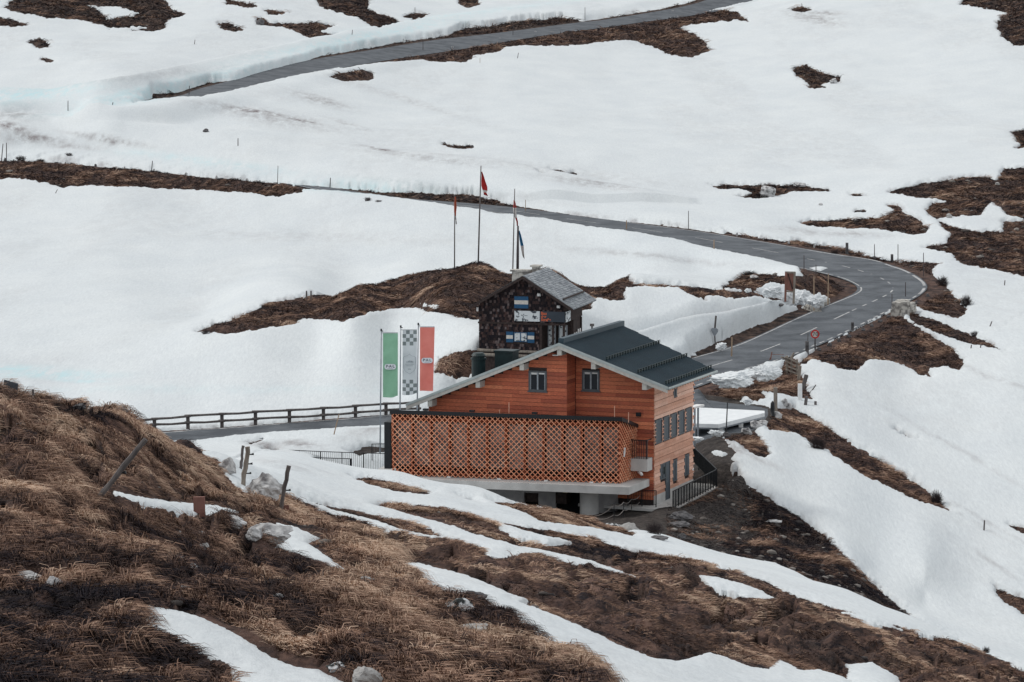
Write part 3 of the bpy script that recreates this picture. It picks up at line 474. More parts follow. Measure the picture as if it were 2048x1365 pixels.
def snow_mat():
    m, nt, b = newmat('old_spring_snow'); b.inputs['Roughness'].default_value = 0.75; b.inputs['Specular IOR Level'].default_value = 0.25
    N = nt.nodes.new; L = nt.links.new; geo = N('ShaderNodeNewGeometry')
    def noise(scale, detail, st=(1, 1, 1), rough=0.6):
        mp = N('ShaderNodeMapping'); mp.inputs['Scale'].default_value = st; L(geo.outputs['Position'], mp.inputs[0])
        n = N('ShaderNodeTexNoise'); n.inputs['Scale'].default_value = scale; n.inputs['Detail'].default_value = detail; n.inputs['Roughness'].default_value = rough
        L(mp.outputs[0], n.inputs['Vector']); return n.outputs['Fac']
    def mathn(op, a, bb):
        x = N('ShaderNodeMath'); x.operation = op; x.use_clamp = True
        for k, v in ((0, a), (1, bb)):
            if isinstance(v, (int, float)): x.inputs[k].default_value = v
            else: L(v, x.inputs[k])
        return x.outputs[0]
    cr = N('ShaderNodeValToRGB'); e = cr.color_ramp.elements
    e[0].position = 0.3; e[0].color = (0.605, 0.645, 0.665, 1); e[1].position = 0.65; e[1].color = (0.665, 0.70, 0.71, 1)
    L(noise(0.16, 6, (1, 0.45, 1)), cr.inputs[0])
    # granular melt surface
    g = N('ShaderNodeValToRGB'); g.color_ramp.elements[0].position = 0.32; g.color_ramp.elements[0].color = (0.80, 0.81, 0.825, 1); g.color_ramp.elements[1].position = 0.7; g.color_ramp.elements[1].color = (1.0, 1.0, 1.0, 1)
    L(noise(6.5, 4, (1, 0.11, 1), 0.9), g.inputs[0])
    mu = N('ShaderNodeMix'); mu.data_type = 'RGBA'; mu.blend_type = 'MULTIPLY'; mu.inputs[0].default_value = 1; L(cr.outputs[0], mu.inputs[6]); L(g.outputs[0], mu.inputs[7])
    at = N('ShaderNodeAttribute'); at.attribute_name = 'dirt'
    dn = N('ShaderNodeMapRange'); dn.inputs['From Min'].default_value = 0.36; dn.inputs['From Max'].default_value = 0.62; L(noise(0.9, 8, (1, 0.25, 1), 0.7), dn.inputs['Value'])
    df = mathn('MULTIPLY', at.outputs['Fac'], dn.outputs[0])
    mx = N('ShaderNodeMix'); mx.data_type = 'RGBA'; L(df, mx.inputs[0]); L(mu.outputs[2], mx.inputs[6]); mx.inputs[7].default_value = (0.13, 0.10, 0.10, 1)
    ai = N('ShaderNodeAttribute'); ai.attribute_name = 'ice'
    im = N('ShaderNodeMix'); im.data_type = 'RGBA'; L(mathn('MULTIPLY', ai.outputs['Fac'], dn.outputs[0]), im.inputs[0]); L(mx.outputs[2], im.inputs[6]); im.inputs[7].default_value = (0.42, 0.62, 0.66, 1)
    L(im.outputs[2], b.inputs['Base Color'])
    bp = N('ShaderNodeBump'); bp.inputs['Strength'].default_value = 0.55; bp.inputs['Distance'].default_value = 0.10
    L(noise(2.6, 7, (1, 0.25, 1), .7), bp.inputs['Height']); L(bp.outputs[0], b.inputs['Normal'])
    return m
# dirty streaks and blue tint on the lake and snow walls: ellipses where they lie (px, py, half width, half height, tilt, strength, dmin, dmax)
DIRT = [(510,228,85,7,0.17,.85,460,560),(600,245,50,6,0.2,.8,450,560),(640,205,60,9,0.25,.5,480,620),(530,237,160,16,0.18,.35,440,560),(765,317,48,5,0.18,.8,400,520),(850,335,150,7,0.13,.35,400,520),(1190,386,110,10,0.12,.45,380,480),
 (60,295,75,8,0.05,.8,440,520),(20,270,60,10,0.3,.7,440,540),(215,298,75,6,0.18,.75,430,520),(140,310,60,6,0.1,.5,430,520),(30,240,60,18,0.1,.45,440,560),(700,255,50,5,0.3,.3,440,600),(1630,40,60,12,0.2,.5,600,900),(1650,30,40,5,0,.5,600,900),
 (1480,890,26,26,0.7,.75,196,222),(1445,925,40,9,0.2,.7,194,215),(1520,930,50,7,0.5,.35,190,222),(1950,1040,150,5,0.5,.3,180,240),(1900,900,200,6,0.52,.25,190,270),(1850,1000,220,5,0.5,.28,180,260),(2000,1150,80,6,.6,.3,165,220),(1980,760,120,7,0.35,.3,230,300),
 (600,900,60,9,0.1,.6,185,215),(740,870,60,12,-0.3,.4,190,220),(530,900,40,9,0.2,.7,185,215),(1600,470,60,7,0.1,.4,330,400),(1700,475,80,6,0.05,.35,330,420),(1430,640,90,22,-0.2,.22,240,300),(900,390,200,5,.1,.3,380,440),
 (1000,650,160,30,0.1,.12,240,300),(560,940,120,8,.2,.2,100,170),(1000,340,400,20,.1,.18,400,520),(300,170,300,10,-.1,.18,480,640),(800,200,200,8,.3,.2,480,640),(1300,520,200,7,.1,.3,320,420),(1480,700,10,10,0,.3,240,270),(620,480,400,14,0.02,.15,300,420),(720,640,200,8,0,.12,240,300)]
BLUE_TINT = [(90,757,130,9,0.0,.9,235,270),(20,745,90,7,0.0,.7,235,275),(150,768,70,5,.05,.6,230,260),(60,205,140,16,-0.1,.65,480,560),(330,190,260,12,-.22,.5,490,640),(720,90,260,12,-.2,.5,560,800),(980,30,300,10,-.13,.4,600,900),(730,385,200,10,.06,.5,395,440),(400,340,200,8,.12,.35,410,470),(450,790,500,10,0,.15,225,260)]
def ell(lst):
    acc = np.zeros((NR, NC))
    for px, py, a, b_, th, st, d0, d1 in lst:
        dx = PX - px; dy = PY - py; c_, s_ = math.cos(th), math.sin(th)
        e = ((dx * c_ + dy * s_) / a) ** 2 + ((-dx * s_ + dy * c_) / b_) ** 2
        acc = np.maximum(acc, min(1, st * 1.35) * np.exp(-e * 1.2) * ((Yg > d0) & (Yg < d1)))
    return acc
dirt = ell(DIRT); blue_tint = ell(BLUE_TINT)
dirt = np.maximum(dirt, 0.10 * sstep(.1, .6, fbm(Xg / 9, Yg / 60, 3, 95) + .15))
dirt = np.maximum(dirt, 0.6 * sstep(7, 0, snow) * sstep(30, 60, Yg) * sstep(0.0, 0.6, fbm(PX / 30, PY / 12, 2, 91)))
M_GROUND = ground_mat(); M_SNOW = snow_mat()
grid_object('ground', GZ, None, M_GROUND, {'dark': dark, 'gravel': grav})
grid_object('snow', SZ, snow > -2.5, M_SNOW, {'dirt': dirt, 'ice': blue_tint})
#@@END_TERRAIN
# ------------------------------------------------------------------ object helpers
def tag(o, label=None, cat=None, group=None, kind=None):
    if label: o['label'] = label
    if cat: o['category'] = cat
    if group: o['group'] = group
    if kind: o['kind'] = kind
    return o
def thing(name, label, cat, loc=(0, 0, 0), rz=0.0, group=None):
    o = bpy.data.objects.new(name, None); o.empty_display_size = 0.3; o.location = loc; o.rotation_euler = (0, 0, rz); link(o)
    return tag(o, label, cat, group)
class MB:
    """collects solid pieces and links them as one mesh object"""
    def __init__(s, M=None): s.v = []; s.f = []; s.t = []; s.m = []; s.M = M or Matrix()
    def add(s, vs, fs, tone=0.5, mi=0):
        b = len(s.v); s.v += [s.M @ Vector(p) for p in vs]
        s.f += [tuple(b + i for i in f) for f in fs]; s.t += [tone] * len(fs); s.m += [mi] * len(fs); return s
    def box(s, x0, x1, y0, y1, z0, z1, tone=0.5, mi=0, T=None):
        vs = [Vector(p) for p in ((x0,y0,z0),(x1,y0,z0),(x1,y1,z0),(x0,y1,z0),(x0,y0,z1),(x1,y0,z1),(x1,y1,z1),(x0,y1,z1))]
        if T is not None: vs = [T @ p for p in vs]
        return s.add(vs, [(0,3,2,1),(4,5,6,7),(0,1,5,4),(1,2,6,5),(2,3,7,6),(3,0,4,7)], tone, mi)
    def prism(s, poly, fn, d, tone=0.5, mi=0):
        """poly list of 2-d points, fn maps (a,b,k) to 3-d with k in 0..1"""
        n = len(poly); vs = [fn(a, b, 0) for a, b in poly] + [fn(a, b, 1) for a, b in poly]
        fs = [tuple(range(n))[::-1], tuple(range(n, 2 * n))] + [(i, (i + 1) % n, n + (i + 1) % n, n + i) for i in range(n)]
        return s.add(vs, fs, tone, mi)
    def slab(s, poly, z0, z1, tone=0.5, mi=0):
        return s.prism(poly, lambda a, b, k: (a, b, (z0 if k == 0 else z1)), 0, tone, mi)
    def bar(s, a, b, w, h=None, tone=0.5, mi=0, up=(0, 0, 1)):
        a, b = Vector(a), Vector(b); h = h or w; d = b - a; L = d.length
        if L < 1e-6: return s
        d.normalize(); u = Vector(up)
        if abs(d.dot(u)) > 0.98: u = Vector((0, 1, 0))
        x = d.cross(u).normalized(); y = x.cross(d).normalized()
        vs = [p + x * (sx * w / 2) + y * (sy * h / 2) for p in (a, b) for sx, sy in ((-1,-1),(1,-1),(1,1),(-1,1))]
        return s.add(vs, [(0,1,2,3),(7,6,5,4),(0,4,5,1),(1,5,6,2),(2,6,7,3),(3,7,4,0)], tone, mi)
    def tube(s, pts, rad, n=8, tone=0.5, mi=0, cap=True):
        pts = [Vector(p) for p in pts]; m = len(pts); rad = rad if hasattr(rad, '__len__') else [rad] * m
        vs = []
        for i, p in enumerate(pts):
            d = (pts[min(i + 1, m - 1)] - pts[max(i - 1, 0)]).normalized(); u = Vector((0, 0, 1)) if abs(d.z) < 0.9 else Vector((0, 1, 0))
            x = d.cross(u).normalized(); y = x.cross(d).normalized()
            vs += [p + (x * math.cos(2 * math.pi * k / n) + y * math.sin(2 * math.pi * k / n)) * rad[i] for k in range(n)]
        fs = [(i * n + k, i * n + (k + 1) % n, (i + 1) * n + (k + 1) % n, (i + 1) * n + k) for i in range(m - 1) for k in range(n)]
        if cap: fs += [tuple(range(n))[::-1], tuple(range((m - 1) * n, m * n))]
        return s.add(vs, fs, tone, mi)
    def build(s, name, mats, parent=None, smooth=False, loc=None):
        me = bpy.data.meshes.new(name); me.from_pydata([tuple(p) for p in s.v], [], s.f)
        mats = mats if isinstance(mats, (list, tuple)) else [mats]
        for m in mats: me.materials.append(m)
        a = me.attributes.new('tone', 'FLOAT', 'FACE'); a.data.foreach_set('value', np.array(s.t, np.float32))
        me.polygons.foreach_set('material_index', np.array(s.m, np.int32))
        if smooth: me.polygons.foreach_set('use_smooth', np.ones(len(s.f), bool))
        me.update(); o = bpy.data.objects.new(name, me); link(o, parent)
        if loc is not None: o.location = loc
        return o
def text(name, body, size, mat, parent, loc, rot, extrude=0.004, align='CENTER', bold=0.0, spacing=1.0):
    cu_ = bpy.data.curves.new(name, 'FONT'); cu_.body = body; cu_.size = size; cu_.extrude = extrude; cu_.align_x = align; cu_.align_y = 'CENTER'
    cu_.offset = bold; cu_.space_line = 0.95; cu_.space_character = spacing
    tmp = bpy.data.objects.new(name + '_outline', cu_); C.objects.link(tmp); bpy.context.view_layer.update()
    me = bpy.data.meshes.new_from_object(tmp.evaluated_get(bpy.context.evaluated_depsgraph_get())); bpy.data.objects.remove(tmp); me.name = name; me.materials.clear(); me.materials.append(mat)
    o = bpy.data.objects.new(name, me); link(o, parent); o.location = loc; o.rotation_euler = rot; return o
class Frame:
    """local axes of a building; turns photo measurements on its planes into local metres"""
    def __init__(s, o, deg):
        s.o = np.array(o, float); t = R(deg); s.rz = t; s.x = np.array([math.cos(t), math.sin(t), 0]); s.y = np.array([-math.sin(t), math.cos(t), 0])
    def loc(s, p): d = np.array(p) - s.o; return float(d @ s.x), float(d @ s.y), float(d[2])
    def _r(s, px, py, ax, k):
        r = ray(px, py); c0 = np.array([0, 0, CZ]); t = ((s.o - c0) @ ax + k) / (r @ ax); return s.loc(c0 + r * t)
    def py(s, px, py_, y): return s._r(px, py_, s.y, y)
    def px(s, px, py_, x): return s._r(px, py_, s.x, x)
    def pz(s, px, py_, z): return s._r(px, py_, np.array([0, 0, 1.0]), z)

# ------------------------------------------------------------------ materials
def asphalt_mat():
    m, nt, b = newmat('asphalt'); b.inputs['Roughness'].default_value = 0.85; b.inputs['Specular IOR Level'].default_value = 0.25
    N = nt.nodes.new; L = nt.links.new; geo = N('ShaderNodeNewGeometry')
    n1 = N('ShaderNodeTexNoise'); n1.inputs['Scale'].default_value = 0.35; n1.inputs['Detail'].default_value = 8; n1.inputs['Roughness'].default_value = 0.65
    n2 = N('ShaderNodeTexNoise'); n2.inputs['Scale'].default_value = 6; n2.inputs['Detail'].default_value = 6; n2.inputs['Roughness'].default_value = 0.8
    L(geo.outputs['Position'], n1.inputs['Vector']); L(geo.outputs['Position'], n2.inputs['Vector'])
    cr = N('ShaderNodeValToRGB'); e = cr.color_ramp.elements; e[0].position = 0.38; e[0].color = (0.060, 0.069, 0.081, 1); e[1].position = 0.6; e[1].color = (0.118, 0.131, 0.147, 1)
    c2 = N('ShaderNodeValToRGB'); e = c2.color_ramp.elements; e[0].position = 0.3; e[0].color = (0.62, 0.62, 0.62, 1); e[1].position = 0.7; e[1].color = (1.15, 1.15, 1.15, 1)
    mu = N('ShaderNodeMix'); mu.data_type = 'RGBA'; mu.blend_type = 'MULTIPLY'; mu.inputs[0].default_value = 1
    L(n1.outputs['Fac'], cr.inputs[0]); L(n2.outputs['Fac'], c2.inputs[0]); L(cr.outputs[0], mu.inputs[6]); L(c2.outputs[0], mu.inputs[7]); L(mu.outputs[2], b.inputs['Base Color'])
    return m
M = {}
M['asphalt'] = asphalt_mat()
M['paint'] = pmat('road_paint', (0.46, 0.46, 0.455), (0.22, 0.23, 0.24), 3.0, 0.7, contrast=(0.35, 0.6))
M['red_board'] = tonemat('red_larch_boards', [(0.26, 0.065, 0.042), (0.42, 0.108, 0.062), (0.58, 0.165, 0.086), (0.74, 0.26, 0.135)], 0.75, 7, (1, 1, 9), gmix=0.35, stain=0.3)
M['pale_board'] = tonemat('pale_larch_boards', [(0.46, 0.22, 0.15), (0.62, 0.34, 0.24), (0.74, 0.44, 0.33), (0.86, 0.58, 0.46)], 0.8, 7, (1, 1, 9), gmix=0.25, stain=0.2)
M['lattice'] = tonemat('lattice_slats', [(0.56, 0.19, 0.10), (0.78, 0.33, 0.19), (0.9, 0.52, 0.34)], 0.7, 12, gmix=0.25, stain=0.12)
M['lattice_post'] = pmat('lattice_post_wood', (0.30, 0.075, 0.035), (0.17, 0.04, 0.02), 4, 0.8)
M['roof_metal'] = pmat('dark_green_sheet_roof', (0.020, 0.046, 0.064), (0.013, 0.032, 0.047), 0.7, 0.55, metallic=0.0, spec=0.5)
M['fascia'] = pmat('grey_fascia', (0.40, 0.45, 0.45), (0.32, 0.36, 0.36), 3, 0.6)
M['beam'] = pmat('grey_beam_ends', (0.52, 0.51, 0.47), (0.40, 0.39, 0.37), 6, 0.8)
M['dark_green'] = pmat('dark_green_metal', (0.012, 0.028, 0.030), (0.008, 0.018, 0.02), 3, 0.5)
M['black'] = pmat('black_steel', (0.014, 0.016, 0.020), (0.010, 0.011, 0.013), 8, 0.5)
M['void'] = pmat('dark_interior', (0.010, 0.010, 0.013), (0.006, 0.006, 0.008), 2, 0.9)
M['concrete'] = pmat('concrete', (0.56, 0.555, 0.54), (0.44, 0.435, 0.425), 1.6, 0.85, 0.1, detail=10)
M['concrete_dark'] = pmat('rough_concrete', (0.36, 0.35, 0.35), (0.26, 0.255, 0.26), 2.5, 0.9, 0.15, detail=10)
M['frame'] = pmat('grey_window_frame', (0.105, 0.115, 0.125), (0.08, 0.09, 0.10), 5, 0.6)
M['shutter'] = pmat('grey_blue_shutter', (0.085, 0.105, 0.125), (0.062, 0.078, 0.095), 6, 0.6, stretch=(1, 1, 3))
M['white'] = pmat('white_paint', (0.75, 0.75, 0.74), (0.62, 0.62, 0.62), 4, 0.6)
M['grey_metal'] = pmat('grey_metal', (0.30, 0.33, 0.36), (0.22, 0.24, 0.27), 5, 0.45, metallic=0.4)
M['weathered'] = pmat('weathered_grey_wood', (0.16, 0.145, 0.14), (0.07, 0.063, 0.064), 9, 0.9, 0.2, stretch=(1, 1, 0.2))
M['weathered_pale'] = pmat('pale_weathered_wood', (0.32, 0.28, 0.24), (0.16, 0.14, 0.12), 9, 0.9, 0.2, stretch=(1, 1, 0.2))
M['pole_wood'] = pmat('snow_pole_wood', (0.10, 0.085, 0.085), (0.055, 0.05, 0.055), 4, 0.9)
M['pole_pale'] = pmat('pale_pole_wood', (0.36, 0.27, 0.19), (0.25, 0.18, 0.13), 4, 0.9)
M['rock'] = pmat('grey_gneiss', (0.50, 0.50, 0.50), (0.10, 0.095, 0.10), 2.6, 0.9, 0.9, detail=14, contrast=(0.34, 0.54))
M['rock_pale'] = pmat('pale_boulder', (0.46, 0.455, 0.44), (0.24, 0.235, 0.23), 2.2, 0.9, 0.4, detail=12)
M['rock_lichen'] = pmat('black_lichen_rock', (0.55, 0.56, 0.57), (0.03, 0.035, 0.035), 7.0, 0.9, 0.5, detail=10, contrast=(0.47, 0.53))
M['rock_dark'] = pmat('dark_stone', (0.16, 0.155, 0.16), (0.05, 0.048, 0.05), 3.0, 0.9, 0.5, detail=10)
M['glass'] = pmat('window_glass', (0.014, 0.018, 0.026), (0.010, 0.012, 0.018), 1.0, 0.15, spec=0.2)
M['screen_glass'] = pmat('terrace_glass', (0.32, 0.25, 0.225), (0.10, 0.085, 0.09), 1.3, 0.35, spec=0.5, detail=8, contrast=(0.38, 0.62))
M['shingle_wall'] = tonemat('dark_shingles', [(0.014, 0.012, 0.016), (0.024, 0.018, 0.020), (0.042, 0.028, 0.028), (0.078, 0.046, 0.042), (0.14, 0.115, 0.115)], 0.9, 12, gmix=0.4)
M['shingle_roof'] = tonemat('grey_roof_shingles', [(0.17, 0.185, 0.205), (0.245, 0.265, 0.285), (0.32, 0.34, 0.36)], 0.85, 6, gmix=0.25)
M['dark_wood'] = pmat('dark_old_wood', (0.060, 0.042, 0.038), (0.025, 0.019, 0.019), 6, 0.9, 0.2)
M['blue'] = pmat('blue_paint', (0.022, 0.095, 0.20), (0.016, 0.07, 0.15), 8, 0.7)
M['off_white'] = pmat('off_white_paint', (0.66, 0.63, 0.58), (0.52, 0.50, 0.46), 8, 0.7)
M['sign_dark'] = pmat('slate_banner', (0.045, 0.058, 0.075), (0.036, 0.046, 0.06), 2, 0.7)
M['orange'] = pmat('orange_print', (0.62, 0.15, 0.07), (0.55, 0.12, 0.05), 2, 0.7)
M['photo_print'] = pmat('snow_photo_print', (0.62, 0.66, 0.68), (0.05, 0.06, 0.075), 3.3, 0.7, stretch=(1, 1, 1.4), detail=8, contrast=(0.40, 0.47))
M['bgreen'] = pmat('green_banner', (0.31, 0.58, 0.41), (0.27, 0.53, 0.36), 2, 0.8)
M['bred'] = pmat('red_banner', (0.86, 0.28, 0.235), (0.80, 0.23, 0.19), 2, 0.8)
M['bwhite'] = pmat('white_banner', (0.76, 0.80, 0.84), (0.68, 0.72, 0.76), 2, 0.8)
M['bgrey'] = pmat('grey_banner_square', (0.26, 0.30, 0.31), (0.20, 0.235, 0.245), 2, 0.8)
M['ink'] = pmat('print_ink', (0.10, 0.12, 0.14), (0.08, 0.10, 0.12), 2, 0.8)
M['ink_soft'] = pmat('soft_print_ink', (0.26, 0.31, 0.35), (0.22, 0.26, 0.30), 2, 0.8)
M['flag_red'] = pmat('flag_red_cloth', (0.50, 0.035, 0.03), (0.38, 0.025, 0.025), 3, 0.8)
M['flag_orange'] = pmat('flag_orange_cloth', (0.60, 0.12, 0.045), (0.5, 0.10, 0.04), 3, 0.8)
M['flag_white'] = pmat('flag_white_cloth', (0.70, 0.68, 0.66), (0.55, 0.52, 0.52), 3, 0.8)
M['flag_blue'] = pmat('flag_blue_cloth', (0.05, 0.22, 0.40), (0.035, 0.16, 0.31), 3, 0.8)
M['red_paint'] = pmat('red_sign_paint', (0.50, 0.035, 0.03), (0.42, 0.03, 0.03), 3, 0.6)
M['red_wood'] = pmat('faded_red_wood', (0.27, 0.13, 0.105), (0.15, 0.075, 0.06), 9, 0.9, stretch=(1, 1, 0.3))
M['stone_wall'] = pmat('pale_stone_wall', (0.50, 0.48, 0.44), (0.20, 0.19, 0.18), 3.0, 0.9, 0.5, detail=8, contrast=(0.4, 0.55))
M['yellow'] = pmat('yellow_notice', (0.30, 0.22, 0.08), (0.24, 0.17, 0.06), 3, 0.7)
M['twig'] = pmat('bare_twigs', (0.045, 0.032, 0.032), (0.02, 0.016, 0.018), 5, 0.95)
M['rope'] = pmat('pale_rope', (0.30, 0.27, 0.25), (0.22, 0.2, 0.19), 5, 0.9)
M['snow_lump'] = pmat('piled_snow', (0.74, 0.765, 0.775), (0.64, 0.67, 0.69), 2.0, 0.7, 0.4, detail=8)

# ------------------------------------------------------------------ roads
def ribbon(name, RR, mat, lift=0.02):
    mb = MB(); n = len(RR); K_ = 4; vs = []
    for i in range(n):
        for k in range(K_ + 1):
            p = RR[i, 0] + (RR[i, 1] - RR[i, 0]) * k / K_; vs.append((p[0], p[1], p[2] + lift))
    fs = [(i * (K_ + 1) + k, (i + 1) * (K_ + 1) + k, (i + 1) * (K_ + 1) + k + 1, i * (K_ + 1) + k + 1) for i in range(n - 1) for k in range(K_)]
    mb.add(vs, fs); o = mb.build(name, mat, smooth=True); return tag(o, kind='structure')
RAs = ortho(resample(EA, 1.5), 6)
ribbon('road', RAs, M['asphalt']); ribbon('upper_road', RB, M['asphalt'])
def stripes(name, RR, s, wid, d0=0, d1=1e9, on=None, off=None, lift=0.026, mat=None):
    mb = MB(); acc = 0; prev = None; E = RR[:, 0] - RR[:, 1]; run = []
    for i in range(len(RR)):
        e = E[i][:2]; wd = np.hypot(*e); u = e / wd
        c = RR[i, 1] + E[i] * (s if s >= 0 else 0) ; c = c.copy()
        if s > 1: c = RR[i, 0].copy(); c[:2] -= u * (s - 1)
        if s < 0: c = RR[i, 1].copy(); c[:2] += u * (-s)
        if prev is not None: acc += np.hypot(*(c[:2] - prev[:2]))
        prev = c
        draw = d0 <= acc <= d1 and (on is None or (acc % (on + off)) < on)
        if draw: run.append((c, u))
        if (not draw or i == len(RR) - 1) and run:
            if len(run) > 1:
                vs = []
                for p, uu in run: vs += [(p[0] - uu[0] * wid / 2, p[1] - uu[1] * wid / 2, p[2] + lift), (p[0] + uu[0] * wid / 2, p[1] + uu[1] * wid / 2, p[2] + lift)]
                mb.add(vs, [(2 * k, 2 * k + 2, 2 * k + 3, 2 * k + 1) for k in range(len(run) - 1)])
            run = []
    o = mb.build(name, mat or M['paint']); return tag(o, kind='structure')
RAf = ortho(resample(EA, 0.5), 30)
def arclen_at(RR, idx_px):
    mid = RR.mean(1); q = proj(mid[:, 0], mid[:, 1], mid[:, 2]); k = np.argmin((q[0] - idx_px[0]) ** 2 + (q[1] - idx_px[1]) ** 2)
    c = RR[:, 1] * 0 + mid; return float(np.hypot(*(np.diff(mid[:k + 1, :2], axis=0)).T).sum())
sB = arclen_at(RAf, (1420, 740)); sC = arclen_at(RAf, (1780, 600)); sD = arclen_at(RAf, (1700, 540)); sE = arclen_at(RAf, (1360, 470))
stripes('road_centre_dashes', RAf, 0.5, 0.14, sB - 20, sC - 14, 6, 6); stripes('road_centre_bend_dashes', RAf, 0.5, 0.14, sC - 14, sD + 12, 2.2, 1.6); stripes('road_centre_far_dashes', RAf, 0.5, 0.12, sD + 12, sE + 90, 6, 6)
stripes('road_inner_line', RAf, 1.22, 0.13); stripes('road_outer_line', RAf, -0.30, 0.16, sB - 60, sC + 4, 2.0, 0.7); stripes('road_outer_bend_line', RAf, -0.30, 0.26, sC + 2, sD + 22); stripes('road_far_line', RAf, -0.30, 0.14, sD + 20, sE + 20)
sL0 = arclen_at(RAf, (300, 880)); sL1 = arclen_at(RAf, (790, 840))
stripes('road_lakeside_dashes', RAf, 1.35, 0.14, sL0 - 10, sL1 + 10, 4.5, 1.6, mat=M['paint'])
stripes('upper_road_line', ortho(resample(EB, 1.0)), -0.3, 0.22)
# yard behind the chalet
pk = [(1360,905),(1386,893),(1420,880),(1500,866),(1530,852),(1548,832),(1545,816),(1500,806),(1440,803),(1400,797),(1395,775),(1340,790),(1290,830)]
ypoly = []
for a, b in pk: p = hit(a, b, 200, 245); ypoly.append((p.x, p.y, p.z))
ZY = float(np.median([p[2] for p in ypoly])) 
mb = MB(); npk = len(ypoly); cx = sum(p[0] for p in ypoly) / npk; cy = sum(p[1] for p in ypoly) / npk
RN = 24; vs = []
for i in range(npk):
    for j in range(3):
        a, b = ypoly[i], ypoly[(i + 1) % npk]; t = j / 3; ex, ey = a[0] + (b[0] - a[0]) * t, a[1] + (b[1] - a[1]) * t
        for k in range(7):
            g = k / 6; x, y = ex + (cx - ex) * g, ey + (cy - ey) * g; vs.append((x, y, float(interp(GZ, x, y)) + 0.14 * min(1, g * 3) - 0.02))
ns = npk * 3
mb.add(vs, [(i * 7 + k, ((i + 1) % ns) * 7 + k, ((i + 1) % ns) * 7 + k + 1, i * 7 + k + 1) for i in range(ns) for k in range(6)])
tag(mb.build('yard_paving', M['asphalt'], smooth=True), kind='structure')

# ------------------------------------------------------------------ CHALET
H = Frame(W(1308, 1011, 194), -21)
house = thing('chalet', 'large red timber mountain chalet with dark green metal roof and latticed terrace beside the snow', 'house', H.o, H.rz)
XR, ZR, XE, ZE, XL, ZL = -4.88, 9.17, 1.50, 6.98, -14.1, 5.35
YF, YB = -2.2, 8.4
def roofz(x): return ZR - (x - XR) * (ZR - ZE) / (XE - XR) if x > XR else ZR - (XR - x) * (ZR - ZL) / (XR - XL)
def roof_x_right(z): return XR + (ZR - z) * (XE - XR) / (ZR - ZE)
def roof_x_left(z): return XR - (ZR - z) * (XR - XL) / (ZR - ZL)
def boards(mb, fn, a0, a1, z0, z1, row=0.21, holes=(), clip=None, thick=0.035, seed=1, fin=0):
    """lapped horizontal boards on a wall; fn(a, out, z) gives the 3-d point, 'a' along the wall"""
    rg = random.Random(seed); z = z0; k = 0
    while z < z1 - 0.02:
        h = min(row, z1 - z); lo, hi = a0, a1
        if clip: lo, hi = max(a0, clip(z + h)[0]), min(a1, clip(z + h)[1])
        base = rg.uniform(0.25, 0.8) 
        if hi - lo > 0.1:
            cuts = [lo]
            while cuts[-1] < hi: cuts.append(cuts[-1] + rg.uniform(1.6, 4.5))
            cuts[-1] = hi
            segs_ = list(zip(cuts[:-1], cuts[1:])); out = []
            for s0, s1 in segs_:
                parts = [(s0, s1)]
                for h0, h1, hz0, hz1 in holes:
                    if z + h > hz0 + 0.02 and z < hz1 - 0.02:
                        parts = [q for p0, p1 in parts for q in ((p0, min(p1, h0)), (max(p0, h1), p1)) if q[1] - q[0] > 0.02]
                for p0, p1 in parts:
                    tn = min(1, max(0, base + rg.uniform(-0.22, 0.25))); o0 = thick * 0.35; o1 = thick + (fin if k % 2 else 0)
                    zb, zt = z, z + h - 0.019
                    e0 = p0 + 0.003; e1 = p1 - 0.003
                    vs = [fn(e0, 0, zb), fn(e1, 0, zb), fn(e1, 0, zt), fn(e0, 0, zt), fn(e0, o1, zb), fn(e1, o1, zb), fn(e1, o0 + (fin if k % 2 else 0), zt), fn(e0, o0 + (fin if k % 2 else 0), zt)]
                    mb.add(vs, [(0,1,2,3),(4,7,6,5),(0,4,5,1),(1,5,6,2),(2,6,7,3),(3,7,4,0)], tn)
        z += h; k += 1
# solid core of the walls
mb = MB()
core = [(-13.05, -1.5), (-0.03, -1.5), (-0.03, roofz(0) - 0.28), (XR, ZR - 0.3), (-13.05, roofz(-13.05) - 0.26)]
mb.prism([(a, b) for a, b in core], lambda a, b, k: (a, 0.03 if k == 0 else 6.9, b), 0)
core2 = [(-13.03, 0.0), (-4.73, 0.0), (-4.73, roofz(-4.73) - 0.33), (XR, ZR - 0.32), (-13.03, roofz(-13.03) - 0.26)]
mb.prism([(a, b) for a, b in core2], lambda a, b, k: (a, -1.37 if k == 0 else 0.02, b), 0)
mb.build('wall_core', M['dark_wood'], house)
WL = (-6.98, -5.90, 6.32, 7.47); WR = (-4.30, -3.25, 6.30, 7.45)
mb = MB(); boards(mb, lambda a, o, z: (a, -1.37 - o, z), -13.07, -4.70, 1.5, ZR - 0.2, 0.22, [WL], lambda z: (roof_x_left(z + 0.22), roof_x_right(z + 0.22)), seed=3)
fw = mb.build('front_wall', M['red_board'], house); fw['label'] = 'red boarded gable wall standing forward'
mb = MB(); boards(mb, lambda a, o, z: (-4.73 + o, a, z), -1.37, 0.0, 1.5, ZR - 0.45, 0.22, seed=4)
boards(mb, lambda a, o, z: (a, 0.03 - o, z), -4.68, 0.0, 0.3, ZR - 0.2, 0.22, [WR], lambda z: (-99, roof_x_right(z + 0.24)), seed=5)
mb.build('front_wall', M['red_board'], house)['label'] = 'red boarded wall set back on the right'
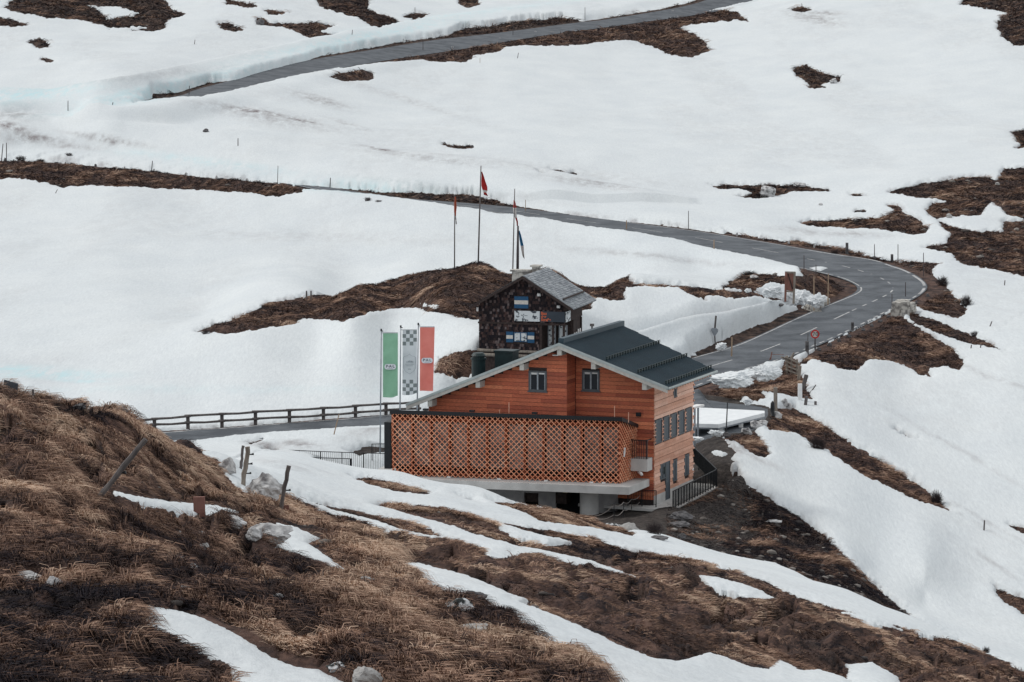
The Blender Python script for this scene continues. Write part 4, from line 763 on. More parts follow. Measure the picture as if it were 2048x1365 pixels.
# east side: paler, every second board stands out; narrow windows between
def sy(px_): return H.px(px_, 850, 0)[1]
SW = [(sy(a), sy(b), 3.42, 4.78) for a, b in ((1309.5,1323),(1325.5,1338),(1340.5,1353),(1355.5,1368),(1370.5,1382.5))]
LW = [(1.02, 1.93, 1.28, 2.17), (1.93, 2.72, 0.0, 2.17), (3.3, 4.05, 0.88, 2.1), (5.4, 6.25, 0.9, 2.1)]
mb = MB(); boards(mb, lambda a, o, z: (-0.03 + o, a, z), 0.0, 6.98, 0.52, 7.15, 0.205, SW + LW + [(3.35, 3.95, 5.68, 6.3)], thick=0.035, seed=8, fin=0.04)
mb.build('side_wall', M['pale_board'], house)['label'] = 'pale weathered larch side wall'
rg = random.Random(3)
for y0 in [s_[0] for s_ in SW[1:]] + [SW[0][0] + 0.02]:       # short slats between the windows
    for k in range(6): mb = MB(); mb.box(0.01, 0.07, y0 - 0.26, y0 + 0.04, 3.5 + k * 0.21, 3.56 + k * 0.21, rg.random()); mb.build('slat', M['pale_board'], house)
for k in range(14): mb = MB(); mb.box(-0.10, 0.05, 6.98, 7.08 + 0.05 * (k % 2), 0.9 + k * 0.46, 0.99 + k * 0.46, rg.random()); mb.build('slat', M['pale_board'], house)
def window(parent, fn, a0, a1, z0, z1, mull=1):
    """fn(a, out, z)"""
    def bx(mb, p0, p1, q0, q1, o0, o1, t=0.5): 
        vs = [fn(p0,o0,q0),fn(p1,o0,q0),fn(p1,o0,q1),fn(p0,o0,q1),fn(p0,o1,q0),fn(p1,o1,q0),fn(p1,o1,q1),fn(p0,o1,q1)]
        mb.add(vs, [(0,1,2,3),(4,7,6,5),(0,4,5,1),(1,5,6,2),(2,6,7,3),(3,7,4,0)], t)
    mb = MB(); t = 0.09
    bx(mb, a0, a1, z1 - t, z1, 0, .07); bx(mb, a0, a1, z0, z0 + t, 0, .07); bx(mb, a0, a0 + t, z0 + t, z1 - t, 0, .07); bx(mb, a1 - t, a1, z0 + t, z1 - t, 0, .07)
    fr = mb.build('window', M['frame'], parent)
    mb = MB(); c = (a0 + a1) / 2; bx(mb, c - .045, c + .045, z0 + t, z1 - t, 0.0, .055); bx(mb, a0 + t, a0 + t + .05, z0 + t, z1 - t, 0.0, .045); bx(mb, a1 - t - .05, a1 - t, z0 + t, z1 - t, 0.0, .045); mb.build('sash', M['grey_metal'], fr)
    mb = MB(); bx(mb, a0 + t, a1 - t, z0 + t, z1 - t, -.02, .012); mb.build('pane', M['glass'], fr)
    mb = MB(); bx(mb, a0 + t + .06, c - .06, z1 - t - .13, z1 - t - .02, .0, .02); bx(mb, c + .06, a1 - t - .06, z1 - t - .10, z1 - t - .02, .0, .02); mb.build('blind', M['white'], fr)  # white strips painted in as the reflection along the top of the panes
    mb = MB(); bx(mb, a0 - .05, a1 + .05, z0 - .06, z0, 0, .13); mb.build('sill', M['frame'], fr)
    return fr
window(house, lambda a, o, z: (a, -1.37 - o, z), *WL); window(house, lambda a, o, z: (a, 0.03 - o, z), *WR)
for y0, y1, z0, z1 in SW:
    mb = MB(); mb.box(-.04, .015, y0, y1, z0, z1); wn = mb.build('window', M['shutter'], house)
    mb = MB(); mb.box(.015, .05, y0 + .02, y0 + .10, z0, z1); mb.box(.015, .05, y1 - .08, y1, z0, z1); mb.box(.015, .05, y0 + .10, y1 - .08, z0, z0 + .08); mb.box(.015, .05, y0 + .10, y1 - .08, z1 - .08, z1); mb.build('frame', M['frame'], wn)
    mb = MB(); mb.box(.015, .045, y0 + .10, y0 + .38, z0 + .08, z1 - .08); mb.build('shutter', M['frame'], wn)
for i, (y0, y1, z0, z1) in enumerate(LW + [(3.35, 3.95, 5.68, 6.3)]):
    if i == 1:
        mb = MB(); mb.box(-.04, .02, y0, y1, z0, z1); dr = mb.build('door', M['shutter'], house)
        mb = MB(); mb.box(.02, .05, y0, y0 + .07, z0, z1); mb.box(.02, .05, y1 - .07, y1, z0, z1); mb.build('frame', M['frame'], dr)
        mb = MB(); mb.box(.02, .08, y0 + .12, y0 + .15, 1.0, 1.12); mb.build('handle', M['grey_metal'], dr); continue
    mb = MB(); mb.box(-.04, .02, y0, y1, z0, z1); wn = mb.build('window' if i else 'shutter', M['shutter'], house)
    mb = MB(); mb.box(.02, .05, y0, y1, z0, z0 + .05); mb.box(.02, .05, y0, y1, z1 - .05, z1); mb.box(.02, .05, (y0 + y1) / 2 - .03, (y0 + y1) / 2 + .03, z0 + .05, z1 - .05); mb.build('frame', M['frame'], wn)
mb = MB(); mb.box(.02, .07, 1.62, 1.85, 1.55, 1.95); mb.build('meter_box', M['dark_green'], house)
mb = MB(); mb.box(-13.0, -0.02, 0.05, 6.9, -1.5, .3); mb.box(-0.025, .03, 0, 1.93, -1.5, .52); mb.box(-0.025, .03, 2.72, 7.0, -1.5, .52); mb.build('plinth', M['concrete'], house)
# roof
def slope_slab(mb, corners, th, tone=.5):
    vs = [Vector(c) for c in corners] + [Vector(c) - Vector((0, 0, th)) for c in corners]
    mb.add(vs, [(0,1,2,3),(7,6,5,4),(0,4,5,1),(1,5,6,2),(2,6,7,3),(3,7,4,0)], tone)
mb = MB()
slope_slab(mb, [(XR, YF, ZR), (XE, YF, ZE), (XE, 6.45, ZE), (XR, YB, ZR)], .12); slope_slab(mb, [(XL, YF, ZL), (XR, YF, ZR), (XR, YB, ZR), (XL, YB, ZL)], .12)
for k in range(46):                                   # ribs from ridge to eave
    y = YF + .12 + k * 0.225; yy = min(y, 99)
    xe = XE
    if y > 6.35: xe = XR + (XE - XR) * (YB - y) / (YB - 6.45)
    if y > YB - 0.15: break
    mb.bar((XR + .05, y, ZR - .0), (xe - .02, y, roofz(xe - .02) + .01), .05, .04, up=(0, 0, 1)); mb.bar((XL + .03, y, ZL + .01), (XR - .05, y, ZR), .05, .04)
rf = mb.build('roof', M['roof_metal'], house)
mb = MB(); mb.box(XR - .16, XR + .16, YF + .35, YB + .05, ZR - .08, ZR + .24); mb.build('ridge_cap', M['roof_metal'], rf)
for f_ in (0.42, 0.71, 0.965):
    x = XR + (XE - XR) * f_; ye = YB - (YB - 6.45) * f_ - .1
    mb = MB(); z = roofz(x)
    mb.bar((x, YF + .3, z + .12), (x, ye, z + .12), .035, .05); mb.bar((x, YF + .3, z + .22), (x, ye, z + .22), .035, .04)
    k = YF + .35
    while k < ye: mb.box(x - .02, x + .05, k, k + .03, z, z + .24); k += .45
    mb.build('snow_guard', M['dark_green'], rf)
mb = MB()
def rake(mb, x0, z0, x1, z1, top, h, y0, y1):
    mb.add([(x0,y0,z0-top),(x1,y0,z1-top),(x1,y0,z1-top-h),(x0,y0,z0-top-h),(x0,y1,z0-top),(x1,y1,z1-top),(x1,y1,z1-top-h),(x0,y1,z0-top-h)],[(0,1,2,3),(4,7,6,5),(0,4,5,1),(1,5,6,2),(2,6,7,3),(3,7,4,0)])
rake(mb, XR, ZR, XE + .02, ZE, -.02, .15, YF - .05, YF - .003); rake(mb, XL - .02, ZL, XR, ZR, -.02, .15, YF - .05, YF - .003)
mb.build('verge_trim', M['fascia'], rf)
mb = MB(); rake(mb, XR, ZR, XE, ZE, .132, .2, YF - .02, YF + .04); rake(mb, XL, ZL, XR, ZR, .132, .2, YF - .02, YF + .04); mb.build('bargeboard', M['beam'], rf)
mb = MB(); mb.add([(XR, YF + .05, ZR - .13), (XE - .05, YF + .05, ZE - .13), (XE - .05, 6.3, ZE - .13), (XR, 8.2, ZR - .13), (XR, YF + .05, ZR - .2), (XE - .05, YF + .05, ZE - .2), (XE - .05, 6.3, ZE - .2), (XR, 8.2, ZR - .2)], [(0,1,2,3),(7,6,5,4),(0,4,5,1),(1,5,6,2),(2,6,7,3),(3,7,4,0)])
mb.add([(XL + .05, YF + .05, ZL - .13), (XR, YF + .05, ZR - .13), (XR, 8.2, ZR - .13), (XL + .05, 8.2, ZL - .13), (XL + .05, YF + .05, ZL - .2), (XR, YF + .05, ZR - .2), (XR, 8.2, ZR - .2), (XL + .05, 8.2, ZL - .2)], [(0,1,2,3),(7,6,5,4),(0,4,5,1),(1,5,6,2),(2,6,7,3),(3,7,4,0)])
mb.build('soffit', M['dark_wood'], rf)
mb = MB(); mb.tube([(XE + .07, YF, ZE - .08), (XE + .07, 6.5, ZE - .08)], .075, 8); mb.build('gutter', M['fascia'], rf, smooth=True)
for k in range(19):
    y = YF + .5 + k * .455
    if y < 6.2: mb = MB(); mb.bar((-.3, y, roofz(-.3) - .28), (XE - .12, y, roofz(XE - .12) - .28), .09, .15); mb.build('rafter', M['pale_board'], rf)
for (a, b) in ((1111,699),(1044,727),(956,762),(860,801),(1187,729),(1289,771)):
    x, _, z = H.py(a, b, YF + .1)
    if a == 1111: x = XR
    zt = roofz(x) - .33; mb = MB(); mb.box(x - .13, x + .13, YF + .06, -1.3 if x < -4.7 else 0.0, zt - .36, zt); mb.build('purlin', M['beam'], house)
# chimneys
x1, _, _ = H.py(957, 730, 3.0); mb = MB(); zb = roofz(x1) - .3; zt = H.py(957, 706, 3.0)[2]
mb.tube([(x1, 3, zb), (x1, 3, zt - .38)], .40, 20); mb.tube([(x1, 3, zt - .38), (x1, 3, zt - .30)], .46, 20); mb.tube([(x1, 3, zt - .30), (x1, 3, zt - .16)], .36, 20); mb.tube([(x1, 3, zt - .16), (x1, 3, zt)], [.42, .30], 20)
mb.build('chimney', M['dark_green'], house)['label'] = 'round dark green flue with cap'
xa = H.py(989.5, 720, 4.6)[0]; xb = H.py(1025, 720, 4.6)[0]; zt = H.py(1007, 702, 4.6)[2]
mb = MB(); mb.box(xa, xb, 4.6, 5.6, roofz(xa) - .3, zt - .1); mb.box(xa - .05, xb + .05, 4.55, 5.65, zt - .1, zt); mb.build('chimney', M['dark_green'], house)['label'] = 'square dark green ventilation stack'
xv, _, zv = H.py(1184, 652, 6.5); zv = H.px(1184, 650, XR - .6)
mb = MB(); mb.tube([(XR - .6, zv[1], roofz(XR - .6)), (XR - .6, zv[1], zv[2])], .05, 8); mb.tube([(XR - .6, zv[1], zv[2] - .08), (XR - .6, zv[1], zv[2] + .06)], .13, 10); mb.build('vent_pipe', M['weathered'], house)
lx, _, lz = H.py(1278, 829, 0); mb = MB(); mb.box(lx - .13, lx + .13, -.17, -.02, lz - .11, lz + .11); mb.build('wall_lamp', M['black'], house)
lx, _, lz = H.py(1114, 710, -1.42); mb = MB(); mb.box(lx - .17, lx + .17, -1.7, -1.41, lz - .03, lz + .03); mb.build('gable_lamp', M['white'], house)
# terrace
tz0 = 1.49; TM = Matrix.Translation((-1.19, -2.4, tz0)) @ Matrix.Rotation(R(7), 4, 'Z')
LT = 13.12
mb = MB(TM); mb.slab([(-14.6, -.85), (.76, -1.15), (1.2, 2.3), (1.1, 3.6), (-14.6, 6.0)], -.42, 0); sl_ = mb.build('terrace_slab', M['concrete'], house)
def lattice(mb, L, h0, h1, fn, rg, pitch=.307):
    """crossed slats in a panel of length L whose height runs from h0 to h1; fn(a, out, z)"""
    def top(a): return h0 + (h1 - h0) * a / L
    for sgn, off in ((1, .0), (-1, .03)):
        k = -int(4 / pitch) - 2
        while k * pitch < L + 4.2:
            a0 = k * pitch; k += 1
            # slat z = (a - a0) * sgn  (or mirrored)
            ks = np.linspace(0, 1, 2)
            if sgn == 1: A0, Z0_ = a0, 0.0; dirx = 1
            else: A0, Z0_ = a0, 0.0; dirx = -1
            # clip in a to 0..L and z to 0..top
            t0, t1 = 0.0, 4.0
            if dirx == 1: t0 = max(t0, -A0); t1 = min(t1, L - A0)
            else: t0 = max(t0, A0 - L); t1 = min(t1, A0)
            # upper end
            for _ in range(4):
                if t1 > t0: t1 = min(t1, top(A0 + dirx * t1) ) if t1 > top(A0 + dirx * t1) else t1
            if t1 - t0 < .12: continue
            p, q = fn(A0 + dirx * t0, off, t0), fn(A0 + dirx * t1, off, t1); n_ = Vector(fn(0, 1, 0)) - Vector(fn(0, 0, 0))
            tn = rg.uniform(.1, .75) + (0.25 if rg.random() < .12 else 0)
            mb.bar(p, q, .044, .026, tn, up=n_)
rg = random.Random(5)
mb = MB(TM); lattice(mb, LT, 3.5, 3.5, lambda a, o, z: (a - LT, -o, z + .02), rg); lp = mb.build('lattice_screen', M['lattice'], house); lp['label'] = 'long orange timber lattice along the terrace front'
sx, sy_ = .49, 2.65; SL = math.hypot(sx, sy_)
mb = MB(TM); lattice(mb, SL, 3.5, 2.78, lambda a, o, z: (a * sx / SL + o * sy_ / SL, a * sy_ / SL - o * sx / SL, z + .02), rg, .28)
mb.build('lattice_screen', M['lattice'], house)['label'] = 'short lattice end facing the road'
mb = MB(TM); lattice(mb, 1.6, 2.0, 2.0, lambda a, o, z: (-LT - .22 * a - o, a, z * .95 + 1.55), rg, .28); mb.build('lattice_screen', M['lattice'], house)['label'] = 'short lattice end facing the banners'
for k in range(13):
    mb = MB(TM); x = -LT + .03 + k * 1.088; mb.box(x - .05, x + .05, .04, .16, 0, 3.48); mb.build('post', M['lattice_post'], house)
mb = MB(TM); mb.box(-LT + .08, -.05, .165, .20, 3.18, 3.34); mb.box(-LT + .08, -.05, .165, .20, .12, .26); mb.build('rail', M['lattice_post'], house)
mb = MB(TM)
for k in range(12):
    x = -LT + .1 + k * 1.088; mb.box(x, x + .97, .5, .54, .55, 3.05)
mb.build('glass_wall', M['screen_glass'], house)
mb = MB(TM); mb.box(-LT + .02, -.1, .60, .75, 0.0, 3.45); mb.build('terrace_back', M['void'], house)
mb = MB(TM); mb.add([(-.08, .3, 0), (.34, 2.6, 0), (.34, 2.6, 2.7), (-.08, .3, 3.4), (-.16, .3, 0), (.26, 2.6, 0), (.26, 2.6, 2.7), (-.16, .3, 3.4)], [(0,1,2,3),(4,7,6,5),(0,3,7,4),(1,5,6,2),(2,6,7,3),(0,4,5,1)]); mb.build('terrace_end_wall', M['lattice_post'], house)
mb = MB(TM)
mb.add([(-LT - .12, -.12, 3.52), (.14, -.12, 3.52), (.62, 2.9, 2.72), (-LT - .5, 2.9, 2.72), (-LT - .12, -.12, 3.74), (.14, -.12, 3.74), (.62, 2.9, 2.9), (-LT - .5, 2.9, 2.9)], [(0,3,2,1),(4,5,6,7),(0,1,5,4),(1,2,6,5),(2,3,7,6),(3,0,4,7)])
tr = mb.build('terrace_roof', M['black'], house)
for x in (-11.2, -8.5, -4.9): mb = MB(TM); mb.box(x - .14, x + .14, 0.0, .25, 3.74, 3.84); mb.build('roof_clamp', M['black'], tr)
for (a, b0, b1) in ((1018,805,823),(1229,812,836),(1257,825,842),(999,820,826)):
    xx, yy, zz = H.py(a, b1, -3.0 if a < 1100 else -2.2); h_ = (b1 - b0) / 36; mb = MB(); mb.tube([(xx, yy, zz - .1), (xx, yy, zz + h_)], .022, 6); mb.build('sensor_rod', M['pale_board'], tr)
mb = MB(TM); mb.box(-LT - .5, -LT - .12, .1, 1.7, .35, 3.0); mb.build('side_panel', M['black'], house)['label'] = 'black closed end panel'
for x in (-12.6, -9.8, -6.9, -4.2, -1.6, -.9): mb = MB(TM); mb.box(x - .1, x + .1, -.12, -.04, .0, .07); mb.build('floor_lamp', M['white'], house)
mb = MB(TM); mb.tube([(.12, .45, 1.45), (.14, .50, 1.75), (.14, .55, 1.95)], .06, 8); mb.build('wall_light', M['white'], house)
# basement below the slab
mb = MB(TM)
for x0, x1_, z0_, z1_ in ((-14.5, -5.85, -3, -.42), (-5.85, -5.01, -.93, -.42), (-5.01, -4.02, -3, -.42), (-2.62, -1.9, -3, -.42)): mb.box(x0, x1_, 1.5, 1.8, z0_, z1_ - .003)
mb.build('basement_wall', M['concrete_dark'], house)
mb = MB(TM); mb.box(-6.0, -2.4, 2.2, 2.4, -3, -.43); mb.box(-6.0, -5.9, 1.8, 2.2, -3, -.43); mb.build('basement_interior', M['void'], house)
mb = MB(TM); mb.tube([(-1.92, .8, -3.2), (-1.92, .8, -.425)], .53, 32); mb.build('pillar', M['concrete'], house, smooth=False)
mb = MB(TM); mb.add([(-1.55, 1.1, -3), (.05, 3.6, -3), (.05, 3.6, -.43), (-1.55, 1.1, -.43), (-1.8, 1.2, -3), (-.2, 3.7, -3), (-.2, 3.7, -.43), (-1.8, 1.2, -.43)], [(0,1,2,3),(4,7,6,5),(0,3,7,4),(1,5,6,2),(2,6,7,3),(0,4,5,1)]); mb.build('basement_wall', M['concrete_dark'], house)['label'] = 'rough grey concrete wall behind the round pillar'
mb = MB(TM); mb.box(-3.52, -3.22, 1.2, 1.24, -.82, -.45); mb.build('notice', M['yellow'], house)
# balcony
bx0, _, bz0 = H.py(1270, 945, -.7); bx1, _, bz1 = H.py(1297, 922, -.7)
mb = MB(); mb.box(bx0 - .5, bx1, -.9, -.03, bz0 + .1, bz1 + .1); bal = mb.build('balcony', M['concrete'], house)
mb = MB(); zt = bz1 + .1
mb.bar((bx0 - .4, -.85, zt + 1.05), (bx1 - .05, -.85, zt + 1.05), .05); mb.bar((bx1 - .05, -.85, zt + 1.05), (bx1 - .05, -.05, zt + 1.05), .05)
for k in range(12): x = bx0 - .4 + k * (bx1 - bx0 + .35) / 11; mb.bar((x, -.85, zt), (x, -.85, zt + 1.05), .03)
mb.bar((bx1 - .05, -.85, zt), (bx1 - .05, -.85, zt + 1.1), .07); mb.build('railing', M['black'], bal)
x, y, z = H.py(1282, 947, -1.0); mb = MB(); mb.tube([(x - .25, y + .3, z), (x, y, z), (x + .08, y - .05, z - .1)], .08, 10); mb.build('drain_pipe', M['white'], house, smooth=True)
# path round the side, black railing
c1 = H.pz(1346, 983, 1.0); c2 = H.pz(1432, 940, 1.0); p3 = H.py(1386, 893, 11.5)
path = thing('side_path', None, None, H.o, H.rz) if False else None
mb = MB(); mb.slab([(-4.2, -.9), (-.3, -1.2), (c1[0] + .1, c1[1] - .35), (c2[0] + .1, c2[1] + .1), (-.6, 10.2), (-1.2, 6.9), (-.2, 6.9), (-.2, -.1), (-4.2, -.1)], -.16, -.01)
pt = mb.build('side_path', M['concrete']); pt.location = H.o; pt.rotation_euler = (0, 0, H.rz); tag(pt, kind='structure')
def railing(name, label, pts, h, step, group=None, mat='black', post=1.9, bw=.022, frame_=None, low=True):
    """pts: base points in world"""
    t = thing(name, label, 'railing', pts[0], 0, group); o0 = Vector(pts[0]); mbr = MB(); mbb = MB(); mbp = []
    for a, b in zip(pts[:-1], pts[1:]):
        a, b = Vector(a) - o0, Vector(b) - o0; L = (b - a).length; up = Vector((0, 0, h))
        mbr.bar(a + up, b + up, .05, .04)
        if low: mbr.bar(a + Vector((0, 0, .1)), b + Vector((0, 0, .1)), .035, .03)
        n_ = max(1, int(L / step))
        for k in range(n_ + 1): p = a.lerp(b, k / n_); mbb.bar(p + Vector((0, 0, .1)), p + Vector((0, 0, h)), bw)
        n_ = max(1, round(L / post))
        for k in range(n_ + 1):
            p = a.lerp(b, k / n_); m_ = MB(); m_.bar(p - Vector((0, 0, .15)), p + Vector((0, 0, h + .02)), .06); m_.build('post', M[mat], t)
    mbr.build('handrail', M[mat], t); mbb.build('balusters', M[mat], t); return t
HM = Matrix.Translation(Vector(H.o)) @ Matrix.Rotation(H.rz, 4, 'Z')
def hw(x, y, z): return HM @ Vector((x, y, z))
railing('railing', 'black steel railing with upright bars round the concrete side path of the red chalet', [hw(c1[0], c1[1], 0), hw(c2[0], c2[1], 0)], 1.0, .12, post=.55, bw=.02)
railing('railing', 'black railing with pale handrail climbing behind the red chalet from the path corner', [hw(c2[0] + .02, c2[1] + .08, 0.02), hw(p3[0], p3[1], p3[2] - 1.0)], 1.0, .1, post=1.2, bw=.05)
g0 = H.py(1256, 1008, -.55); g1 = H.py(1312, 1010, -.55)
railing('gate_railing', 'short black barred gate at the foot of the red front wall near the chalet corner', [hw(g0[0], -.55, g0[2] - .05), hw(g1[0], -.55, g0[2] - .05)], .88, .1, bw=.02, post=.9)
# rope line on thin stakes in front of the wall
rt = thing('rope_barrier', 'sagging pale rope on thin dark stakes beside the concrete pillar', 'rope', hit(1228, 1030, 184, 194))
stk = [(1190,1041,1041),(1228,1048,1008),(1247,1035,1003),(1263,1020,997),(1283,1012,985)]; tops = []
for a, b, c in stk:
    p = Frame(H.o, -21); q = Wz(a, b, H.o[2] - CZ - .05); h_ = (b - c) / 36.5; v = Vector(q) - rt.location
    if h_ > .1: mb = MB(); mb.tube([v, v + Vector((0, 0, h_))], .02, 6); mb.build('stake', M['black'], rt)
    tops.append((v, h_))
for fr_ in (.95, .45):
    pts = []
    for (v, h_), (v2, h2) in zip(tops[:-1], tops[1:]):
        a, b = v + Vector((0, 0, max(h_, .25) * fr_)), v2 + Vector((0, 0, max(h2, .25) * fr_))
        for k in range(6): t = k / 6; pts.append(a.lerp(b, t) - Vector((0, 0, .14 * 4 * t * (1 - t))))
    mb = MB(); mb.tube(pts, .016, 6); mb.build('rope', M['rope'], rt)
#@@END_HOUSE

from mathutils import noise as mnoise

# ------------------------------------------------------------------ OLD SHINGLED HUT
K2 = Frame(W(958, 703, 235), -15)
hut = thing('hut', 'old dark shingled wooden hut with blue and white shutters behind the red chalet', 'hut', K2.o, K2.rz)
hXR, hZR, hXE, hZE, hXL, hZL = 3.27, 5.27, 6.72, 3.12, -.42, 3.12
def hroof(x): return hZR - (x - hXR) * (hZR - hZE) / (hXE - hXR) if x > hXR else hZR - (hXR - x) * (hZR - hZL) / (hXR - hXL)
rg = random.Random(11)
mb = MB(); mb.prism([(0.05, .15), (4.2, .15), (4.2, 2.1), (5.95, 2.1), (5.95, hroof(5.95) - .12), (hXR, hZR - .14), (.05, hroof(.05) - .12)], lambda a, b, k: (a, .04 if k == 0 else 4.9, b), 0)
mb.box(4.2, 5.9, 2.2, 4.9, .15, 2.1); mb.build('wall_core', M['dark_wood'], hut)
HS = [(2.46, 3.52, 2.98, 3.82), (1.9, 3.9, .66, 1.42)]
def shingles(mb, fn, a0, a1, z0, z1, clip=None, holes=(), w_=.15, h=.19):
    z = z0; k = 0
    while z < z1:
        lo, hi = (a0, a1) if not clip else (max(a0, clip(z + h)[0]), min(a1, clip(z + h)[1]))
        a = lo + (k % 2) * w_ * .5 - w_ * .5
        while a < hi:
            p0, p1 = max(a, lo), min(a + w_ * rg.uniform(.82, .97), hi); c_ = (p0 + p1) / 2
            if p1 - p0 > .03 and not any(h0 < c_ < h1 and hz0 < z + h / 2 < hz1 for h0, h1, hz0, hz1 in holes):
                o1 = rg.uniform(.03, .06); dz = rg.uniform(-.025, .02); tn = rg.random() ** 1.6
                if rg.random() < .035: tn = rg.uniform(.8, 1)
                vs = [fn(p0, .0, z + dz), fn(p1, .0, z + dz), fn(p1, 0, z + h), fn(p0, 0, z + h), fn(p0, o1, z + dz), fn(p1, o1, z + dz), fn(p1, .012, z + h), fn(p0, .012, z + h)]
                mb.add(vs, [(4,7,6,5),(0,4,5,1),(1,5,6,2),(2,6,7,3),(3,7,4,0)], tn)
            a += w_
        z += h; k += 1
mb = MB(); shingles(mb, lambda a, o, z: (a, .02 - o, z), 0, 5.98, 1.98, hZR - .25, lambda z: (hXR - (hZR - z - .12) * (hXR - hXL) / (hZR - hZL), hXR + (hZR - z - .12) * (hXE - hXR) / (hZR - hZE)), HS)
shingles(mb, lambda a, o, z: (a, .02 - o, z), 0, 4.2, .2, 1.98, None, HS); mb.build('front_wall', M['shingle_wall'], hut)
mb = MB(); boards(mb, lambda a, o, z: (5.95 + o, a, z), .0, 4.9, 2.1, 3.4, .3, seed=2, thick=.03)
mb.build('side_wall', M['dark_wood'], hut)
mb = MB(); mb.box(-.05, 6.1, -.09, -.045, 1.9, 2.03); mb.build('band_board', M['dark_wood'], hut)
mb = MB(); mb.tube([(-.1, -.05, .1), (4.5, -.05, .06)], .10, 10); mb.tube([(.4, -.28, -.18), (4.7, -.28, -.22)], .11, 10); mb.build('base_log', M['weathered_pale'], hut)
mb = MB(); mb.box(-.1, 6.0, .05, 4.9, -1.6, .14); mb.build('base', M['dark_wood'], hut)
for x in (4.3, 5.15, 5.9): mb = MB(); mb.box(x - .07, x + .07, -.03, .11, -.3, 1.9); mb.build('porch_post', M['dark_wood'], hut)
mb = MB(); mb.box(5.90, 6.0, 2.3, 2.4, -.3, 2.05); mb.box(5.9, 6.0, 4.6, 4.75, -.3, 2.05); mb.build('porch_post', M['dark_wood'], hut)
for x0, x1_ in ((4.55, 4.98), (5.32, 5.78)):
    mb = MB(); mb.box(x0, x1_, 1.2, 1.24, .35, 1.75); wn = mb.build('porch_panel', M['photo_print'], hut)
    mb = MB(); mb.box(x0 - .06, x0, 1.17, 1.25, .3, 1.8); mb.box(x1_, x1_ + .06, 1.17, 1.25, .3, 1.8); mb.build('frame', M['grey_metal'], wn)
for k in range(4): mb = MB(); y = 2.55 + k * .52; mb.box(5.97, 6.02, y, y + .2, .5, 1.15 + .15 * (k > 1)); mb.build('white_panel', M['white'], hut)
# roof of the hut
mb = MB(); yb = 5.85
slope_slab(mb, [(hXR, -.8, hZR), (hXE, -.8, hZE), (hXE, yb, hZE), (hXR, yb, hZR)], .08); slope_slab(mb, [(hXL, -.8, hZL), (hXR, -.8, hZR), (hXR, yb, hZR), (hXL, yb, hZL)], .08)
hr = mb.build('roof', M['shingle_roof'], hut)
for side in (0, 1):
    mb = MB(); xe, ze = (hXE, hZE) if side == 0 else (hXL, hZL); n_ = 21; L_ = math.hypot(xe - hXR, ze - hZR)
    for k in range(n_):
        t0, t1 = k / n_, (k + 1.25) / n_
        y = -.8 - rg.random() * .2
        while y < yb:
            y1 = min(y + rg.uniform(.2, .36), yb); ya = max(y, -.8); lift = rg.uniform(.03, .055)
            P0 = (hXR + (xe - hXR) * t0, ze * t0 + hZR * (1 - t0)); P1 = (hXR + (xe - hXR) * min(t1, 1.01), ze * min(t1, 1.01) + hZR * (1 - min(t1, 1.01)))
            if y1 - ya > .04:
                vs = [(P0[0], ya, P0[1] + .004), (P1[0], ya, P1[1] + lift), (P1[0], y1 - .012, P1[1] + lift), (P0[0], y1 - .012, P0[1] + .004), (P1[0], ya, P1[1] - .0), (P1[0], y1 - .012, P1[1] - .0)]
                mb.add(vs, [(0,1,2,3) if side == 0 else (3,2,1,0), (1,4,5,2)], rg.random())
            y = y1
    mb.build('shingles', M['shingle_roof'], hr)
mb = MB(); rake(mb, hXR, hZR, hXE + .03, hZE, .02, .2, -.85, -.80); rake(mb, hXL - .03, hZL, hXR, hZR, .02, .2, -.85, -.80); mb.build('bargeboard', M['dark_wood'], hr)
mb = MB(); x = hXE - .75; mb.tube([(x, -.4, hroof(x) + .13), (x, 5.3, hroof(x) + .13)], .06, 8); mb.build('snow_guard', M['dark_wood'], hr)
# chimneys of the hut
for (a0, a1, yt, yl, cap, nm) in ((1024, 1056, 540, 543, 4, 'broad stone chimney with a flat slab on top'), (1064, 1077, 531, 535, 3, 'narrow stone chimney with flared cap')):
    yy = 4.9 if a0 == 1024 else 5.3; xa_, _, zt = K2.py(a0, yt, yy); xb_ = K2.py(a1, yt, yy)[0]
    mb = MB(); mb.box(xa_, xb_, yy, yy + .6, hroof(xa_) - .4, zt - .12); ch = mb.build('chimney', M['stone_wall'], hut); ch['label'] = nm
    mb = MB(); mb.box(xa_ - .12, xb_ + .12, yy - .1, yy + .7, zt - .12, zt); mb.build('chimney_cap', M['stone_wall'], ch)
# shutters and windows
def striped(parent, x0, x1_, z0, z1, y, nm='shutter'):
    mb = MB(); mb.box(x0, x1_, y - .05, y, z0, z1); sh_ = mb.build(nm, M['blue'], parent)
    h_ = z1 - z0; mb = MB(); mb.box(x0 + .005, x1_ - .005, y - .056, y - .045, z0 + h_ * .34, z0 + h_ * .67); mb.build('white_band', M['off_white'], sh_); return sh_
striped(hut, 2.49, 3.46, 3.0, 3.80, -.04, 'attic_shutter'); striped(hut, 1.93, 2.40, .68, 1.40, -.045); striped(hut, 3.42, 3.88, .68, 1.40, -.045)
mb = MB(); mb.box(2.44, 3.38, -.05, .0, .72, .76); mb.box(2.44, 3.38, -.05, 0, 1.33, 1.37); mb.box(2.44, 2.49, -.05, 0, .76, 1.33); mb.box(3.33, 3.38, -.05, 0, .76, 1.33); mb.box(2.88, 2.94, -.05, 0, .76, 1.33)
wn = mb.build('window', M['blue'], hut); mb = MB(); mb.box(2.49, 2.88, -.02, -.01, .76, 1.33); mb.box(2.94, 3.33, -.02, -.01, .76, 1.33); mb.build('pane', M['photo_print'], wn)
